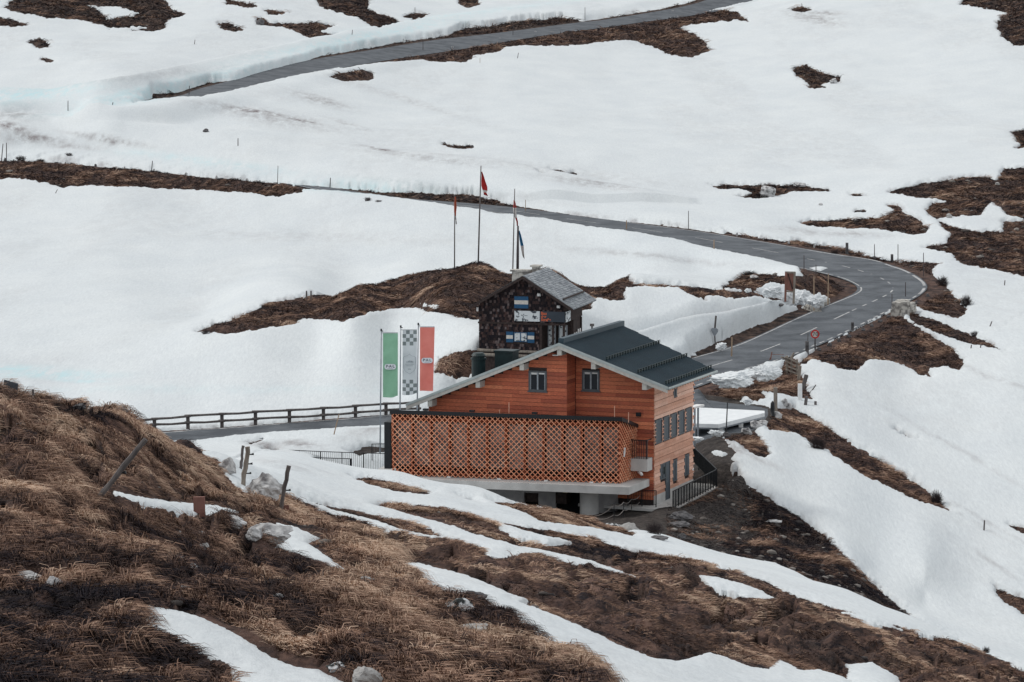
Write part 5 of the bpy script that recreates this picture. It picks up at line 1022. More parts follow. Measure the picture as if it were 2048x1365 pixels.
for (a, b, s_) in ((1078, 590, .11), (1117, 614, .1)): x, _, z = K2.py(a, b, -.15); mb = MB(); mb.tube([(x - s_, -.16, z), (x + s_, -.16, z)], s_, 10); mb.build('floodlight', M['white'], hut, smooth=True)
x, _, z = K2.py(955, 619, -.3); mb = MB(); mb.tube([(x, -.3, z - .13), (x, -.3, z + .13)], .07, 8); mb.build('lantern', M['white'], hut)
# banner boards on the hut
bn = thing('banner_board', 'long banner with a skier photo and orange lettering on dark slate across the hut front', 'banner', hw_ := (K2.o[0], K2.o[1], K2.o[2]), K2.rz)
mb = MB(); mb.box(2.52, 4.27, -.16, -.11, 2.14, 2.84); mb.build('photo_panel', M['photo_print'], bn)
mb = MB(); mb.box(4.28, 6.02, -.16, -.11, 2.14, 2.84); mb.build('slate_panel', M['sign_dark'], bn)
mb = MB(); mb.box(6.06, 6.10, -.12, 1.1, 2.14, 2.84); mb.build('side_panel', M['photo_print'], bn)
for k, s_ in enumerate(('Bau', 'der', 'Straße')): text('lettering', s_, .27, M['orange'], bn, (4.36, -.168, 2.70 - k * .215), (R(90), 0, 0), align='LEFT', bold=.008)
mb = MB()   # the little skier of the photo
for (x, z, w_, h_) in ((3.13, 2.42, .05, .2), (3.17, 2.60, .06, .07), (3.07, 2.27, .05, .14), (3.2, 2.27, .05, .14), (3.32, 2.52, .22, .03)): mb.box(x - w_ / 2, x + w_ / 2, -.166, -.16, z - h_ / 2, z + h_ / 2)
mb.build('skier_figure', M['ink'], bn)

# ------------------------------------------------------------------ banners beside the terrace
def banner(px, ytop, ybot, D, cloth, x0, x1, y0, y1, label, kind):
    base = Vector(W(px[1], ybot, D)); base.z = min(base.z, ground(base.x, base.y)); top = Vector(W(px[0], ytop, D)); t = thing('banner_flag', label, 'banner', base, 0, 'tall banners on poles beside the terrace')
    tv = top - base; mb = MB(); mb.tube([(0, 0, -.3), tv], [.05, .035], 10); mb.build('pole', M['grey_metal'], t, smooth=True)
    mb = MB(); mb.tube([tv - Vector((0, 0, .02)), tv + Vector((0, 0, .12))], [.055, .05], 8); mb.bar(tv + Vector((0, 0, .02)), tv + Vector((.12, 0, -.04)), .05); mb.build('pole_cap', M['black'], t)
    Wd = (x1 - x0) / F * D; Hh = (y1 - y0) / F * D; bx = Vector(W(x0, y0, D)) - base
    mb = MB(); mb.bar((tv.x, 0, bx.z + .03), (bx.x + Wd, 0, bx.z + .03), .035); mb.build('crossbar', M['grey_metal'], t)
    n_, m_ = 4, 17; mb = MB(); seg = 5; rr = random.Random(int(px[0]))
    def P(i, j):
        u_, v_ = i / (n_ * seg), j / (m_ * seg); wv = .085 * v_ * math.sin(u_ * 5 + v_ * 6 + px[0]) * (1 if v_ > .55 else .25) + .012 * math.sin(v_ * 31 + u_ * 3)
        shr = -.10 * v_ * Wd * u_ if kind == 'red' else 0; lift = .10 * sstep(.9, 1, v_) * sstep(.6, 1, u_) if kind != 'red' else 0
        return (bx.x + u_ * Wd + shr - .02 * v_, wv, bx.z - v_ * Hh + lift)
    for j in range(m_ * seg):
        for i in range(n_ * seg):
            ci, cj = i // seg, j // seg; mi = 0
            if kind == 'check' and (cj < 4 or cj >= m_ - 4): mi = 1 if (ci + cj) % 2 == 1 else 0
            mb.add([P(i, j), P(i, j + 1), P(i + 1, j + 1), P(i + 1, j)], [(0, 1, 2, 3)], .5, mi)
    me = mb.build('cloth', [cloth, M['bgrey']], t, smooth=True); so_ = me.modifiers.new('thick', 'SOLIDIFY'); so_.thickness = .008
    cx_ = bx.x + Wd * .5 - .02; czc = bx.z - Hh * .52
    if kind != 'check':
        mb = MB(); pl = []
        for k in range(24):
            an = 2 * math.pi * k / 24; pl.append((cx_ + (.20 if math.cos(an) > 0 else -.20) * Wd / .95 + math.cos(an) * .16, czc + math.sin(an) * .17))
        mb.prism(pl, lambda a, b, k: (a, -.055 - .01 * k, b), 0); bd = mb.build('badge', M['bwhite'], t)
        text('lettering', 'P·A·L', .24, M['ink'], bd, (cx_, -.072, czc + .02), (R(90), 0, 0), bold=.004)
        mb = MB(); mb.box(cx_ - .17, cx_ + .17, -.07, -.064, czc - .12, czc - .10); mb.build('underline', M['ink_soft'], bd)
    else:
        pts = [(0, .62), (.12, .52), (.36, .44), (.36, -.28), (.25, -.45), (0, -.62), (-.25, -.45), (-.36, -.28), (-.36, .44), (-.12, .52), (0, .62)]
        mb = MB()
        for a, b in zip(pts[:-1], pts[1:]): mb.bar((cx_ + a[0], -.06, czc + a[1]), (cx_ + b[0], -.06, czc + b[1]), .022, .01)
        bd = mb.build('crest', M['ink_soft'], t)
        mb = MB()
        for k in range(5): mb.prism([(cx_ - .2 + k * .09, czc + .1), (cx_ - .155 + k * .09, czc + .26 - abs(k - 2) * .04), (cx_ - .11 + k * .09, czc + .1)], lambda a, b, k: (a, -.055 - .006 * k, b), 0)
        mb.box(cx_ - .26, cx_ + .26, -.062, -.055, czc - .02, czc); mb.box(cx_ - .2, cx_ + .2, -.062, -.055, czc - .12, czc - .10); mb.box(cx_ - .1, cx_ + .1, -.062, -.055, czc - .33, czc - .30); mb.build('crest_drawing', M['ink_soft'], bd)
    return t
banner((762.5, 760), 662, 882, 211, M['bgreen'], 766, 796, 667, 797, 'green banner with white lettered badge on the nearest of three poles', 'green')
banner((801.5, 799), 655, 872, 214, M['bwhite'], 805, 834, 661, 792, 'white banner with grey chequers and crest on the middle pole', 'check')
banner((836.5, 833.5), 650, 864, 217, M['bred'], 840, 869.5, 655, 784, 'red banner with white lettered badge on the pole next to the chalet eave', 'red')

# ------------------------------------------------------------------ flagpoles on the knoll
def flagpole(name, label, a, b, D, r, mats, hang, group='flagpoles on the grassy knoll', mat='weathered'):
    base = Vector(W(b[0], b[1], D)); g = ground(base.x, base.y); base.z = min(base.z, g); top = Vector(W(a[0], a[1], D)); t = thing(name, label, 'flagpole', base, 0, group); tv = top - base
    mb = MB(); mb.tube([(0, 0, -.3), tv * .5, tv], [r * .75, r * .68, r * .45], 8); mb.build('pole', M[mat], t, smooth=True)
    if hang:
        pts = [Vector(W(x_, y_, D)) - base for x_, y_ in hang[0]]; pts2 = [Vector(W(x_, y_, D)) - base for x_, y_ in hang[1]]; n_ = len(pts); vs = []; m = 8
        for i in range(n_):
            for k in range(m + 1): q = pts[i].lerp(pts2[i], k / m); vs.append((q.x, q.y + .07 * math.sin(k * 1.9 + i * .8), q.z))
        me = bpy.data.meshes.new('flag'); me.from_pydata(vs, [], [(i * (m + 1) + k, (i + 1) * (m + 1) + k, (i + 1) * (m + 1) + k + 1, i * (m + 1) + k + 1) for i in range(n_ - 1) for k in range(m)])
        for q in mats: me.materials.append(M[q])
        nm = len(mats)
        for p in me.polygons: p.material_index = hang[2][p.index // m]; p.use_smooth = True
        fo = bpy.data.objects.new('flag', me); link(fo, t); so_ = fo.modifiers.new('thick', 'SOLIDIFY'); so_.thickness = .02
    return t
flagpole('flagpole', 'short knoll flagpole with a limp orange over white flag, left of the tall one', (909.5, 391), (909, 534), 290, .07, ['flag_orange', 'flag_white'], ([(909,394),(908,405),(908,415),(908,424),(909,432),(911,440),(912,449)], [(911,394),(912,405),(913,415),(912,424),(912,432),(913,440),(913.5,449)], [0,0,0,0,1,1]))
flagpole('flagpole', 'tallest knoll flagpole with a limp red and white flag', (962, 332), (956, 536), 290, .09, ['flag_red', 'flag_white'], ([(963,344),(963,352),(962.5,362),(962.5,372),(965,380),(967,385),(968,390)], [(964,344),(967,352),(970,362),(974.5,374),(975,382),(973,386),(976,393)], [0,0,0,0,1,0]))
flagpole('flagpole', 'pale knoll flagpole with a long red and white flag beside the hut chimney', (1029.5, 378), (1023.5, 585), 262, .07, ['flag_red', 'flag_white'], ([(1027.5,401),(1027,408),(1026.5,416),(1026.5,425),(1030,436),(1033,444),(1034,452)], [(1029,401),(1031,408),(1032,416),(1032,425),(1034,436),(1036,444),(1036,452)], [0,0,1,1,0,0]))
flagpole('flagpole', 'thick dark knoll flagpole with a blue and white flag above the hut roof', (1036, 452), (1035, 536), 290, .16, ['flag_blue', 'flag_white'], ([(1037.5,462),(1038,470),(1039,480),(1041,492),(1043,503),(1045,512)], [(1039,462),(1041.5,470),(1044,480),(1047,492),(1048,503),(1049,519)], [0,0,0,1,1]), mat='pole_wood')

# ------------------------------------------------------------------ snow poles, marker posts
def stick(name, label, cat, a, b, group, r=.045, mat='pole_wood', dmin=200, dmax=900, square=False, D=None):
    p = hit(b[0], b[1], dmin, dmax) if D is None else Vector(W(b[0], b[1], D)); D_ = p.y; t = Vector(W(a[0], a[1], D_)); d = t - p
    mb = MB()
    if square: mb.bar(-d.normalized() * .3, d, r * 2, tone=.5)
    else: mb.tube([-d.normalized() * .4, d * .5, d], [r, r * .95, r * .8], 6)
    o = mb.build(name, M[mat], loc=p); tag(o, label, cat, group); return o
SPG = 'snow poles marking the road'
poles = [
 ((390,80),(389,89),'short snow pole alone on the slope above the upper road bend at far left'),
 ((379,172),(378,191),'snow pole at the spot where the upper road dips behind the snow'),
 ((136,202),(136,222),'snow pole at the foot of the blue snow wall near the left edge'),
 ((226,205),(225,210),'tiny stub of a pole at the blue snow wall'),
 ((476,277),(476,292),'short snow pole alone in the middle of the left snow slope'),
 ((305,322),(303,343),'snow pole leaning beside the grassy road bank at left'),
 ((556,332),(555,369),'very thin tall snow pole at the right end of the grassy road bank'),
 ((661,356),(660,375),'thick dark snow pole against the low snow wall past the grassy bank'),
 ((6,288),(3,322),'leaning pole, left one of the pair at the left edge of the picture'),
 ((13,286),(13,322),'upright pole, right one of the pair at the left edge of the picture'),
 ((1026,45),(1026,72),'tall snow pole beside the middle of the upper road'),
 ((846,80),(846,102),'snow pole on the lower verge of the upper road above the brown bank'),
 ((1170,15),(1170,41),'tall snow pole before the dark snow cut of the upper road'),
 ((1037,106),(1035,117),'dark stub of a pole on snow under the brown bank of the upper road'),
 ((960,116),(960,126),'pale thin stub on snow just below the end of the brown bank'),
 ((705,60),(704,70),'short dark pole between the two brown patches at the top'),
 ((730,137),(730,152),'thin pole standing in the small oval brown patch'),
 ((1377,422),(1377,458),'tall thin snow pole on the far road before the bend'),
 ((830,15),(830,23),'stub of a pole on the small dark patch near the top edge'),
 ((1051,400),(1051,424),'pale thin pole just right of the knoll flagpoles on the far road'),
 ((1253,441),(1253,461),'short pale pole on the near edge of the far road'),
 ((1428,480),(1428,498),'short pale pole on the near edge of the road under the marker stones'),
 ((1749,489),(1749,519),'tall thin pole standing on a stone, between two thick dark posts'),
 ((1796,489),(1796,525),'faint thin pole just right of the second thick dark post'),
 ((1847,506),(1847,553),'tallest thin pole outside the hairpin bend'),
 ((1608,511),(1608,541),'reddish thin pole on the inner side of the far road'),
 ((1632,530),(1632,549),'thin dark pole right of the reddish one on the inner side of the far road'),
 ((1464,675),(1463,715),'pale leaning pole at the inner edge of the road near the round sign back'),
 ((1811,565),(1811,596),'thin dark pole rising from the broken stone parapet'),
 ((1784,588),(1784,616),'reddish thin pole at the left end of the stone parapet'),
]
for a, b, l in poles: stick('snow_pole', l, 'snow pole', a, b, SPG, r=.04 if 'thin' in l else .06, mat='pole_pale' if ('pale' in l) else 'pole_wood')
for a, b, l, r_ in (((1694,486),(1694,509),'thick dark square post behind the outer road line',.13), ((1784,509),(1784,525),'shorter thick dark post near the apex of the bend',.12), ((1705,645),(1705,661),'dark post on the outer road edge beyond the speed sign',.11), ((1614,683),(1614,705),'dark squat post just left of the speed sign',.13)):
    stick('road_post', l, 'post', a, b, 'dark posts along the bend', r_, 'rock_dark', square=True)
stick('snow_pole', 'thin pole with red cap behind the squat post at the speed sign', 'snow pole', (1616, 668), (1615, 702), SPG, .03)
stick('snow_pole', 'pale wooden pole behind the grey snow pile, left of two', 'snow pole', (1628, 553), (1628, 612), 'pale poles behind the snow pile', .05, 'pole_pale', D=281)
stick('snow_pole', 'pale wooden pole behind the grey snow pile, right of two', 'snow pole', (1657, 548), (1656, 600), 'pale poles behind the snow pile', .05, 'pole_pale', D=288)
for a, b, l in (((2010,561),(2009,571),'short stake far right on the snow below the dark rocks'), ((1984,643),(1980,653),'leaning stake on the snow right of the hairpin slope'), ((1943,690),(1942,697),'tiny stake left of a pair on the snow below the hairpin'), ((1962,689),(1961,696),'tiny stake right of a pair on the snow below the hairpin'),
    ((1969,1041),(1968,1061),'pale stake alone on the lower right snow field'), ((115,379),(111,387),'dark stub on the lake snow below the grassy road bank'), ((1632,770),(1622,784),'thin stick lying slanted on the snow right of the yard')):
    stick('stake', l, 'stake', a, b, 'stakes standing in the snow', .05, 'weathered', dmin=165)
for k, (a, b, l, r_) in enumerate((((1551,775),(1551,826),'tall pale square post at the corner of the yard',.12), ((1613,750),(1605,779),'dark leaning post on the bank right of the wooden rack',.13), ((1600,732),(1597,762),'pale square post at the lower end of the wooden rack',.11), ((1600,768),(1600,800),'white painted post below the wooden rack',.14), ((1613,793),(1611,810),'low dark stump at the tip of the brown bank',.10), ((1631,803),(1631,810),'tiny dark stump on the snow beyond the brown bank',.08))):
    stick('post', l, 'post', a, b, 'posts around the yard bank', r_, 'white' if 'white' in l else ('weathered_pale' if 'pale' in l else 'weathered'), dmin=205, square=True)
for a, b, l in (((613,582),(613,598),'left of two dark stubs on the left ridge of the knoll'), ((622,582),(622,597),'right of two dark stubs on the left ridge of the knoll')):
    stick('stake', l, 'stake', a, b, 'stubs on the knoll ridge', .07, 'weathered', D=284.5)
# marker stones along the far road
def stone(label, px, py, wpx, hpx, group, mat='rock', dmin=200, name='marker_stone', cat='marker stone', deep=1.0, D=None, seed=None, flat=1.0, sink=.25, sub=3):
    """hpx tall, wpx wide, foot centre at px, py"""
    p = hit(px, py, dmin) if D is None else Vector(W(px, py, D)); D_ = p.y; wm, hm = wpx / F * D_, hpx / F * D_; rr = random.Random(seed if seed is not None else int(px * 7 + py))
    bm = bmesh.new(); bmesh.ops.create_icosphere(bm, subdivisions=sub, radius=1.0)
    ph = [rr.uniform(0, 6.28) for _ in range(9)]
    planes = [(Vector((rr.uniform(-1, 1), rr.uniform(-1, 1), rr.uniform(-.4, 1))).normalized(), rr.uniform(.5, .85)) for _ in range(11)]; off_ = Vector((rr.uniform(0, 50), rr.uniform(0, 50), 0))
    for v in bm.verts:
        c_ = v.co.copy()
        for nn, dd in planes:
            e = c_.dot(nn) - dd
            if e > 0: c_ -= nn * e * .85
        nz = mnoise.fractal(c_ * (3.2 if mat == 'snow_lump' else 2.2) + off_, 1.0, 2.0, 5) * (.34 if mat == 'snow_lump' else .18); s_ = 1 + nz + .03 * math.sin(c_.x * 5 + ph[0]) * math.sin(c_.y * 6 + ph[1]) + .05 * math.sin(c_.z * 9 + ph[2] + c_.x * 4) + .03 * math.sin(c_.x * 17 + c_.z * 13 + ph[3])
        v.co = Vector((c_.x * s_ * wm * .56, c_.y * s_ * wm * .5 * deep, c_.z * s_ * hm * .62 + hm * (.5 - sink * .3)))
    me = bpy.data.meshes.new(name); bm.to_mesh(me); bm.free(); me.materials.append(M[mat])
    o = bpy.data.objects.new(name, me); link(o); o.location = p; return tag(o, label, cat, group)
MS = [(1474,473,4,8,'marker stone on the outer road edge, leftmost above the bend'),(1528,481,4,7,'second marker stone from the left above the bend'),(1578,489,5,8,'third marker stone above the bend, pale and squat'),(1628,496,4,8,'marker stone with a notch beside its pole above the bend'),
 (1718,509,7,7,'broad marker stone right of the first thick dark post'),(1749,519,7,7,'stone at the foot of the tall thin pole between the dark posts'),(1800,527,7,5,'low stone by the apex verge'),
 (131,330,4,6,'small dark marker stone, first on the grassy bank from the left shrubs'),(191,334,5,6,'larger dark marker stone on the grassy bank'),(249,338,4,5,'pale small marker stone on the grassy bank'),(308,343,4,5,'marker stone at the leaning snow pole on the grassy bank'),
 (372,350,5,5,'marker stone right of the leaning snow pole'),(433,357,6,6,'marker stone in the middle of the right half of the grassy bank'),(494,363,6,6,'marker stone near the right end of the grassy bank'),(10,323,6,7,'dark stone at the foot of the pole pair on the left edge'),
 (1000,79,3,4,'tiny stone on the verge of the upper road, left of its tall pole'),(1071,66,4,4,'tiny stone on the verge of the upper road, right of its tall pole'),(1345,24,4,4,'pale tiny block on the upper road shoulder near the top'),(905,97,4,4,'tiny stone beside the verge pole of the upper road')]
for px, py, w_, h_, l in MS: stone(l, px, py, w_, h_, 'marker stones along the road', 'rock_dark' if 'dark' in l else 'rock')
ords = ['first','second','third','fourth','fifth','sixth','seventh','eighth','ninth','tenth','eleventh','twelfth']
_mid = RAs.mean(1); _q = proj(_mid[:, 0], _mid[:, 1], _mid[:, 2]); _sel = np.nonzero((_q[1] < 700) & (_q[1] > 590) & (_mid[:, 1] < 335) & (_mid[:, 1] > 262))[0]
_pick = _sel[np.linspace(0, len(_sel) - 1, 12).astype(int)]
for k, i_ in enumerate(_pick):
    e_ = RAs[i_, 1] - RAs[i_, 0]; e_[2] = 0; u_ = e_ / np.linalg.norm(e_); P_ = RAs[i_, 1] + u_ * .75
    o = stone('%s kerb stone along the outer road edge, counted from the speed sign' % ords[k], 1700, 650, 9, 7, 'kerb stones of the outer road edge', 'rock_dark', name='kerb_stone', cat='kerb stone', seed=k, D=290); o.location = (P_[0], P_[1], ground(P_[0], P_[1]))
# ------------------------------------------------------------------ rocks
RK = [ # label, px, py(foot), w, h, mat, dmin, D
 ('big grey cracked boulder at the edge of the near brown hill beside two posts', 529, 995, 76, 48, 'rock', 80, None),
 ('grey outcrop half sunk in grass above the big boulder', 455, 945, 40, 30, 'rock', 80, None),
 ('long pale outcrop slab leaning beside the near snow strip', 535, 1078, 96, 44, 'rock', 50, None),
 ('broken pale rock just left of the long outcrop slab', 508, 1075, 34, 30, 'rock', 50, None),
 ('lichen covered outcrop rising left of the long pale slab', 465, 1050, 70, 26, 'rock', 50, None),
 ('white topped stone in a dark hollow left of the outcrop', 410, 1098, 24, 16, 'rock_pale', 40, None),
 ('small grey stone between the red stub and the hollow', 400, 1068, 22, 9, 'rock', 40, None),
 ('small pale stone at the left side of the dark hollow', 358, 1070, 18, 12, 'rock', 40, None),
 ('large oblong pale boulder at the bottom edge of the picture', 730, 1368, 66, 56, 'rock_pale', 20, None),
 ('black and white stone left of the large oblong boulder', 670, 1340, 40, 24, 'rock_lichen', 20, None),
 ('black lichened stone at the head of the central snow tongue', 920, 1216, 76, 30, 'rock_lichen', 40, None),
 ('brown stone slab standing behind the black lichened one', 950, 1200, 50, 26, 'rock_dark', 40, None),
 ('snow capped flat stone right of the oblong boulder', 945, 1262, 74, 22, 'rock_pale', 30, None),
 ('small pale stone on the grass between two snow tongues', 735, 1166, 34, 18, 'rock_pale', 40, None),
 ('tiny pale stone under the outcrop slab', 555, 1196, 26, 12, 'rock', 30, None),
 ('long grey stone half hidden in tall grass under the hollow', 375, 1180, 44, 14, 'rock', 30, None),
 ('grey weathered rock in the moss at the left edge', 45, 1165, 90, 34, 'rock', 20, None),
 ('mossy grey rock beside the left edge rock', 108, 1178, 36, 34, 'rock', 20, None),
 ('low rock crest on the skyline of the left hill', 245, 826, 26, 12, 'rock_dark', 60, None),
 ('low rock knob in the middle of the left hill skyline', 160, 818, 30, 12, 'rock_dark', 60, None),
 ('black and white speckled rock beside the concrete pillar', 1222, 1072, 52, 32, 'rock_lichen', 150, 179),
 ('snow covered rock shoulder right of the speckled rock', 1258, 1084, 44, 38, 'rock_pale', 150, 178.5),
 ('upper flat stone block on the dark slope under the railing', 1362, 1040, 44, 20, 'rock_dark', 175, None),
 ('lower flat stone slab on the dark slope under the railing', 1358, 1052, 52, 10, 'rock_dark', 175, None),
 ('blue grey slab lying on the dark slope', 1546, 1046, 32, 7, 'rock', 175, None),
 ('squat brown stone on the dark slope below the blocks', 1365, 1080, 20, 13, 'rock_dark', 170, None),
 ('grey stones at the lower edge of the dark slope', 1318, 1084, 34, 8, 'rock_dark', 165, None),
 ('large rounded boulder in the far dark patch', 1537, 395, 46, 26, 'rock', 350, None),
 ('small pale stone at the right of the far dark patch', 1600, 374, 26, 8, 'rock', 350, None),
 ('lone dark stone on the left snow slope', 412, 264, 13, 7, 'rock_dark', 420, None),
 ('brown block at the left tip of the brown patch at the top', 521, 50, 16, 13, 'rock_dark', 500, None),
 ('pale stone at the right end of the dark patch high on the right slope', 1668, 167, 16, 10, 'rock', 500, None),
 ('small grey stone on the snow left of the oval hole', 1641, 411, 9, 5, 'rock', 350, None),
 ('white boulder among the brown patches at the right edge', 1898, 436, 13, 9, 'rock_pale', 330, None),
 ('small white block on the brown patch at the right edge', 1994, 372, 10, 8, 'rock_pale', 330, None),
 ('stone at the right end of the small dark patch in mid snow', 945, 297, 7, 7, 'rock_dark', 430, None),
 ('row stone nearest the flat white roof, grey and angular', 1494, 870, 22, 16, 'rock', 200, None),
 ('second grey row stone along the yard edge', 1512, 858, 26, 18, 'rock', 200, None),
 ('third grey row stone by the yard edge', 1526, 850, 20, 12, 'rock', 200, None),
 ('grey stone at the foot of the tall pale post', 1553, 836, 24, 12, 'rock', 200, None),
 ('rounded grey stone upper right of the tall pale post', 1570, 812, 14, 14, 'rock', 200, None),
 ('grey stone just below the rounded one by the post', 1578, 818, 14, 12, 'rock', 200, None),
 ('dark stone heap holding the thin yard pole', 1452, 876, 18, 12, 'rock_dark', 200, None),
 ('snow capped stone in the knoll snow beside the shrub', 1508, 558, 22, 9, 'rock', 250, None),
 ('pale stone under the board stand on the snow heap', 1560, 612, 16, 6, 'rock_dark', 250, None),
]
for i, (l, px, py, w_, h_, m_, dm, D) in enumerate(RK):
    if dm <= 50: w_ *= .9; h_ *= .85; py += h_ * .12
    stone(l, px, py, w_, h_, None, m_, dm, 'rock', 'rock', D=D, sub=4 if w_ > 30 else 3)

# ------------------------------------------------------------------ ploughed snow lumps
SL_ = [('snow pile heaped behind the low stone wall, right part', 1632, 610, 46, 22, 276), ('snow pile heaped behind the low stone wall, middle part', 1604, 605, 40, 24, 279), ('snow pile left of the board stand', 1545, 590, 46, 17, 287), ('snow pile at the board stand foot', 1582, 606, 30, 24, 278),
 ('snow mound, long low one above the brown bank by the yard', 1463, 770, 92, 28, 236), ('snow mound, rounded one left of the wooden rack', 1530, 756, 54, 26, 239), ('small snow heap beside the thin yard pole', 1432, 872, 30, 11, 212), ('low snow strip close to the chalet corner', 1392, 880, 34, 6, 209), ('snow scrap on the yard under the brown bank', 1497, 808, 18, 12, 228),
 ('snow block at the roof edge by the inner road side', 1384, 716, 16, 10, 262), ('snow chunk fallen onto the inner road verge', 1442, 698, 22, 12, 264)]
for l, px, py, w_, h_, D in SL_:
    stone(l, px, py, w_, h_, None, 'snow_lump', name='snow_pile', cat='snow pile', D=D, deep=.8, sub=5)
# ------------------------------------------------------------------ road sign, sign back, board stand, walls
p = hit(1630, 700, 240, 300); D_ = p.y; t = thing('speed_sign', 'round red ringed sign reading 70 on a dark post at the outer road edge', 'road sign', p)
c_ = Vector(W(1630, 668.5, D_)) - p; r_ = 8.8 / F * D_
mb = MB(); mb.bar((0, 0, -.4), (0, 0, c_.z), .11); mb.build('post', M['rock_dark'], t)
def disc(mb, r0, r1, y, th=.02, n=40):
    vs = []; 
    for k in range(n):
        a = 2 * math.pi * k / n
        for rr_, yy in ((r0, y), (r1, y), (r1, y + th), (r0, y + th)): vs.append((c_.x + rr_ * math.cos(a), yy - .09, c_.z + rr_ * math.sin(a)))
    mb.add(vs, [(4 * k + j, 4 * ((k + 1) % n) + j, 4 * ((k + 1) % n) + (j + 1) % 4, 4 * k + (j + 1) % 4) for k in range(n) for j in range(4)])
mb = MB(); disc(mb, r_ * .68, r_, -.02); mb.build('red_ring', M['red_paint'], t); mb = MB(); disc(mb, 0.001, r_ * .69, -.012); mb.build('white_face', M['off_white'], t)
text('number', '70', .40, M['ink'], t, (c_.x + .01, -.125, c_.z), (R(90), 0, 0), bold=.004, spacing=1.12)
p = hit(1431, 690, 235, 275); t = thing('road_sign', 'dark back of a triangular road sign hanging on a post in the snow bank', 'road sign', p); D_ = p.y
a = Vector(W(1432, 632, D_)) - p; b = Vector(W(1429, 664, D_)) - p
mb = MB(); mb.bar((0, 0, -.3), b, .10); mb.bar(b, a, .14); mb.build('post', M['weathered'], t)
pl = [Vector(W(x_, y_, D_)) - p for x_, y_ in ((1421.5,658),(1424.5,656),(1432.5,656.5),(1436,659),(1436,663.5),(1430,672.5),(1427.5,672),(1422,662))]
mb = MB(); mb.prism([(q.x, q.z) for q in pl], lambda a, b, k: (a, -.10 - .03 * k, b), 0); mb.build('sign_plate', M['grey_metal'], t)
p = Vector(W(1580, 609, 277)); t = thing('board_stand', 'tall narrow timber board stand with a diagonal brace in the snow pile', 'board', p); D_ = 277
def rel(x_, y_): return Vector(W(x_, y_, D_)) - p
mb = MB(); mb.bar(rel(1570.5, 604), rel(1572, 545), .16); mb.build('leg', M['red_wood'], t); mb = MB(); mb.bar(rel(1587, 608), rel(1589.5, 545), .16); mb.build('leg', M['weathered_pale'], t)
q0, q1, q2, q3 = rel(1573, 581), rel(1586, 583), rel(1588, 547), rel(1573, 547); mb = MB(); mb.add([q0, q1, q2, q3] + [q + Vector((0, .06, 0)) for q in (q0, q1, q2, q3)], [(0,1,2,3),(7,6,5,4),(0,4,5,1),(1,5,6,2),(2,6,7,3),(3,7,4,0)]); mb.build('board', M['red_wood'], t)
mb = MB(); mb.bar(rel(1576, 548), rel(1585, 578), .09); mb.build('brace', M['dark_wood'], t)
mb = MB(); mb.bar(rel(1570, 545), rel(1591, 545.5), .14); mb.build('crossbeam', M['weathered_pale'], t); mb = MB(); mb.bar(rel(1572, 583), rel(1588, 584.5), .12); mb.build('crossbeam', M['weathered_pale'], t)
def stonewall(name, label, pts, th, seed, jag=.25, mat='stone_wall'):
    """pts: (px, pybottom, pytop)"""
    rr = random.Random(seed); q = []
    for a, b, c_ in pts: v = Vector(hit(a, b, 230, 330)); q.append((v, (b - c_) / F * v.y))
    t0 = q[0][0]; mb = MB(); 
    for (v0, h0), (v1, h1) in zip(q[:-1], q[1:]):
        L_ = (v1 - v0).length; nx = max(1, int(L_ / .45)); ny = 4; d = (v1 - v0) / nx; nrm = Vector((d.y, -d.x, 0)).normalized() * th
        for i in range(nx):
            hh = h0 + (h1 - h0) * i / nx + rr.uniform(-jag, jag) * .6
            for j in range(ny):
                a = v0 - t0 + d * (i + .02 + rr.uniform(-.02, .02)); b = a + d * .94; z0_, z1_ = hh * j / ny - (.3 if j == 0 else 0), hh * (j + 1) / ny - .015; o_ = nrm * rr.uniform(-.1, .1)
                A_ = [a + o_, b + o_, b + nrm * -1 + o_, a - nrm + o_]; vs = [x + Vector((0, 0, z0_)) for x in A_] + [x + Vector((0, 0, z1_)) for x in A_]
                mb.add(vs, [(0,3,2,1),(4,5,6,7),(0,1,5,4),(1,2,6,5),(2,3,7,6),(3,0,4,7)])
    o = mb.build(name, M[mat], loc=t0); return tag(o, label, 'wall')
stonewall('stone_wall', 'low pale stone wall holding the snow pile on the inner road side', [(1606,616,606),(1632,626,612),(1660,607,597)], .5, 4, .05)
stonewall('stone_wall', 'broken pale stone parapet on the outer side of the hairpin', [(1785,622,612),(1800,634,608),(1833,622,600)], .8, 9, .5)
# wooden rack beside the road
p = hit(1585, 750, 225, 262); D_ = p.y; t = thing('wooden_rack', 'stack of grey weathered slatted boards leaning on the bank by the road', 'rack', p)
def rel(x_, y_, dd=0): return Vector(W(x_, y_, D_ + dd)) - p
for k in range(5):
    y_ = 714 + k * 8.5; mb = MB(); mb.bar(rel(1570 + k * .6, y_), rel(1600 - (k == 4) * 4, y_ + 14 - k), .26, .09); mb.build('board', M['weathered_pale'], t)
for x_, y0_, y1_ in ((1574, 712, 748), (1583, 714, 754), (1594, 719, 756)): mb = MB(); mb.bar(rel(x_, y1_, .1), rel(x_, y0_, .1), .14); mb.build('upright', M['weathered_pale'], t)
mb = MB(); mb.bar(rel(1562, 714, .2), rel(1580, 722, .2), .12); mb.bar(rel(1579, 721, .2), rel(1588, 706, .2), .12); mb.build('loose_board', M['weathered_pale'], t)
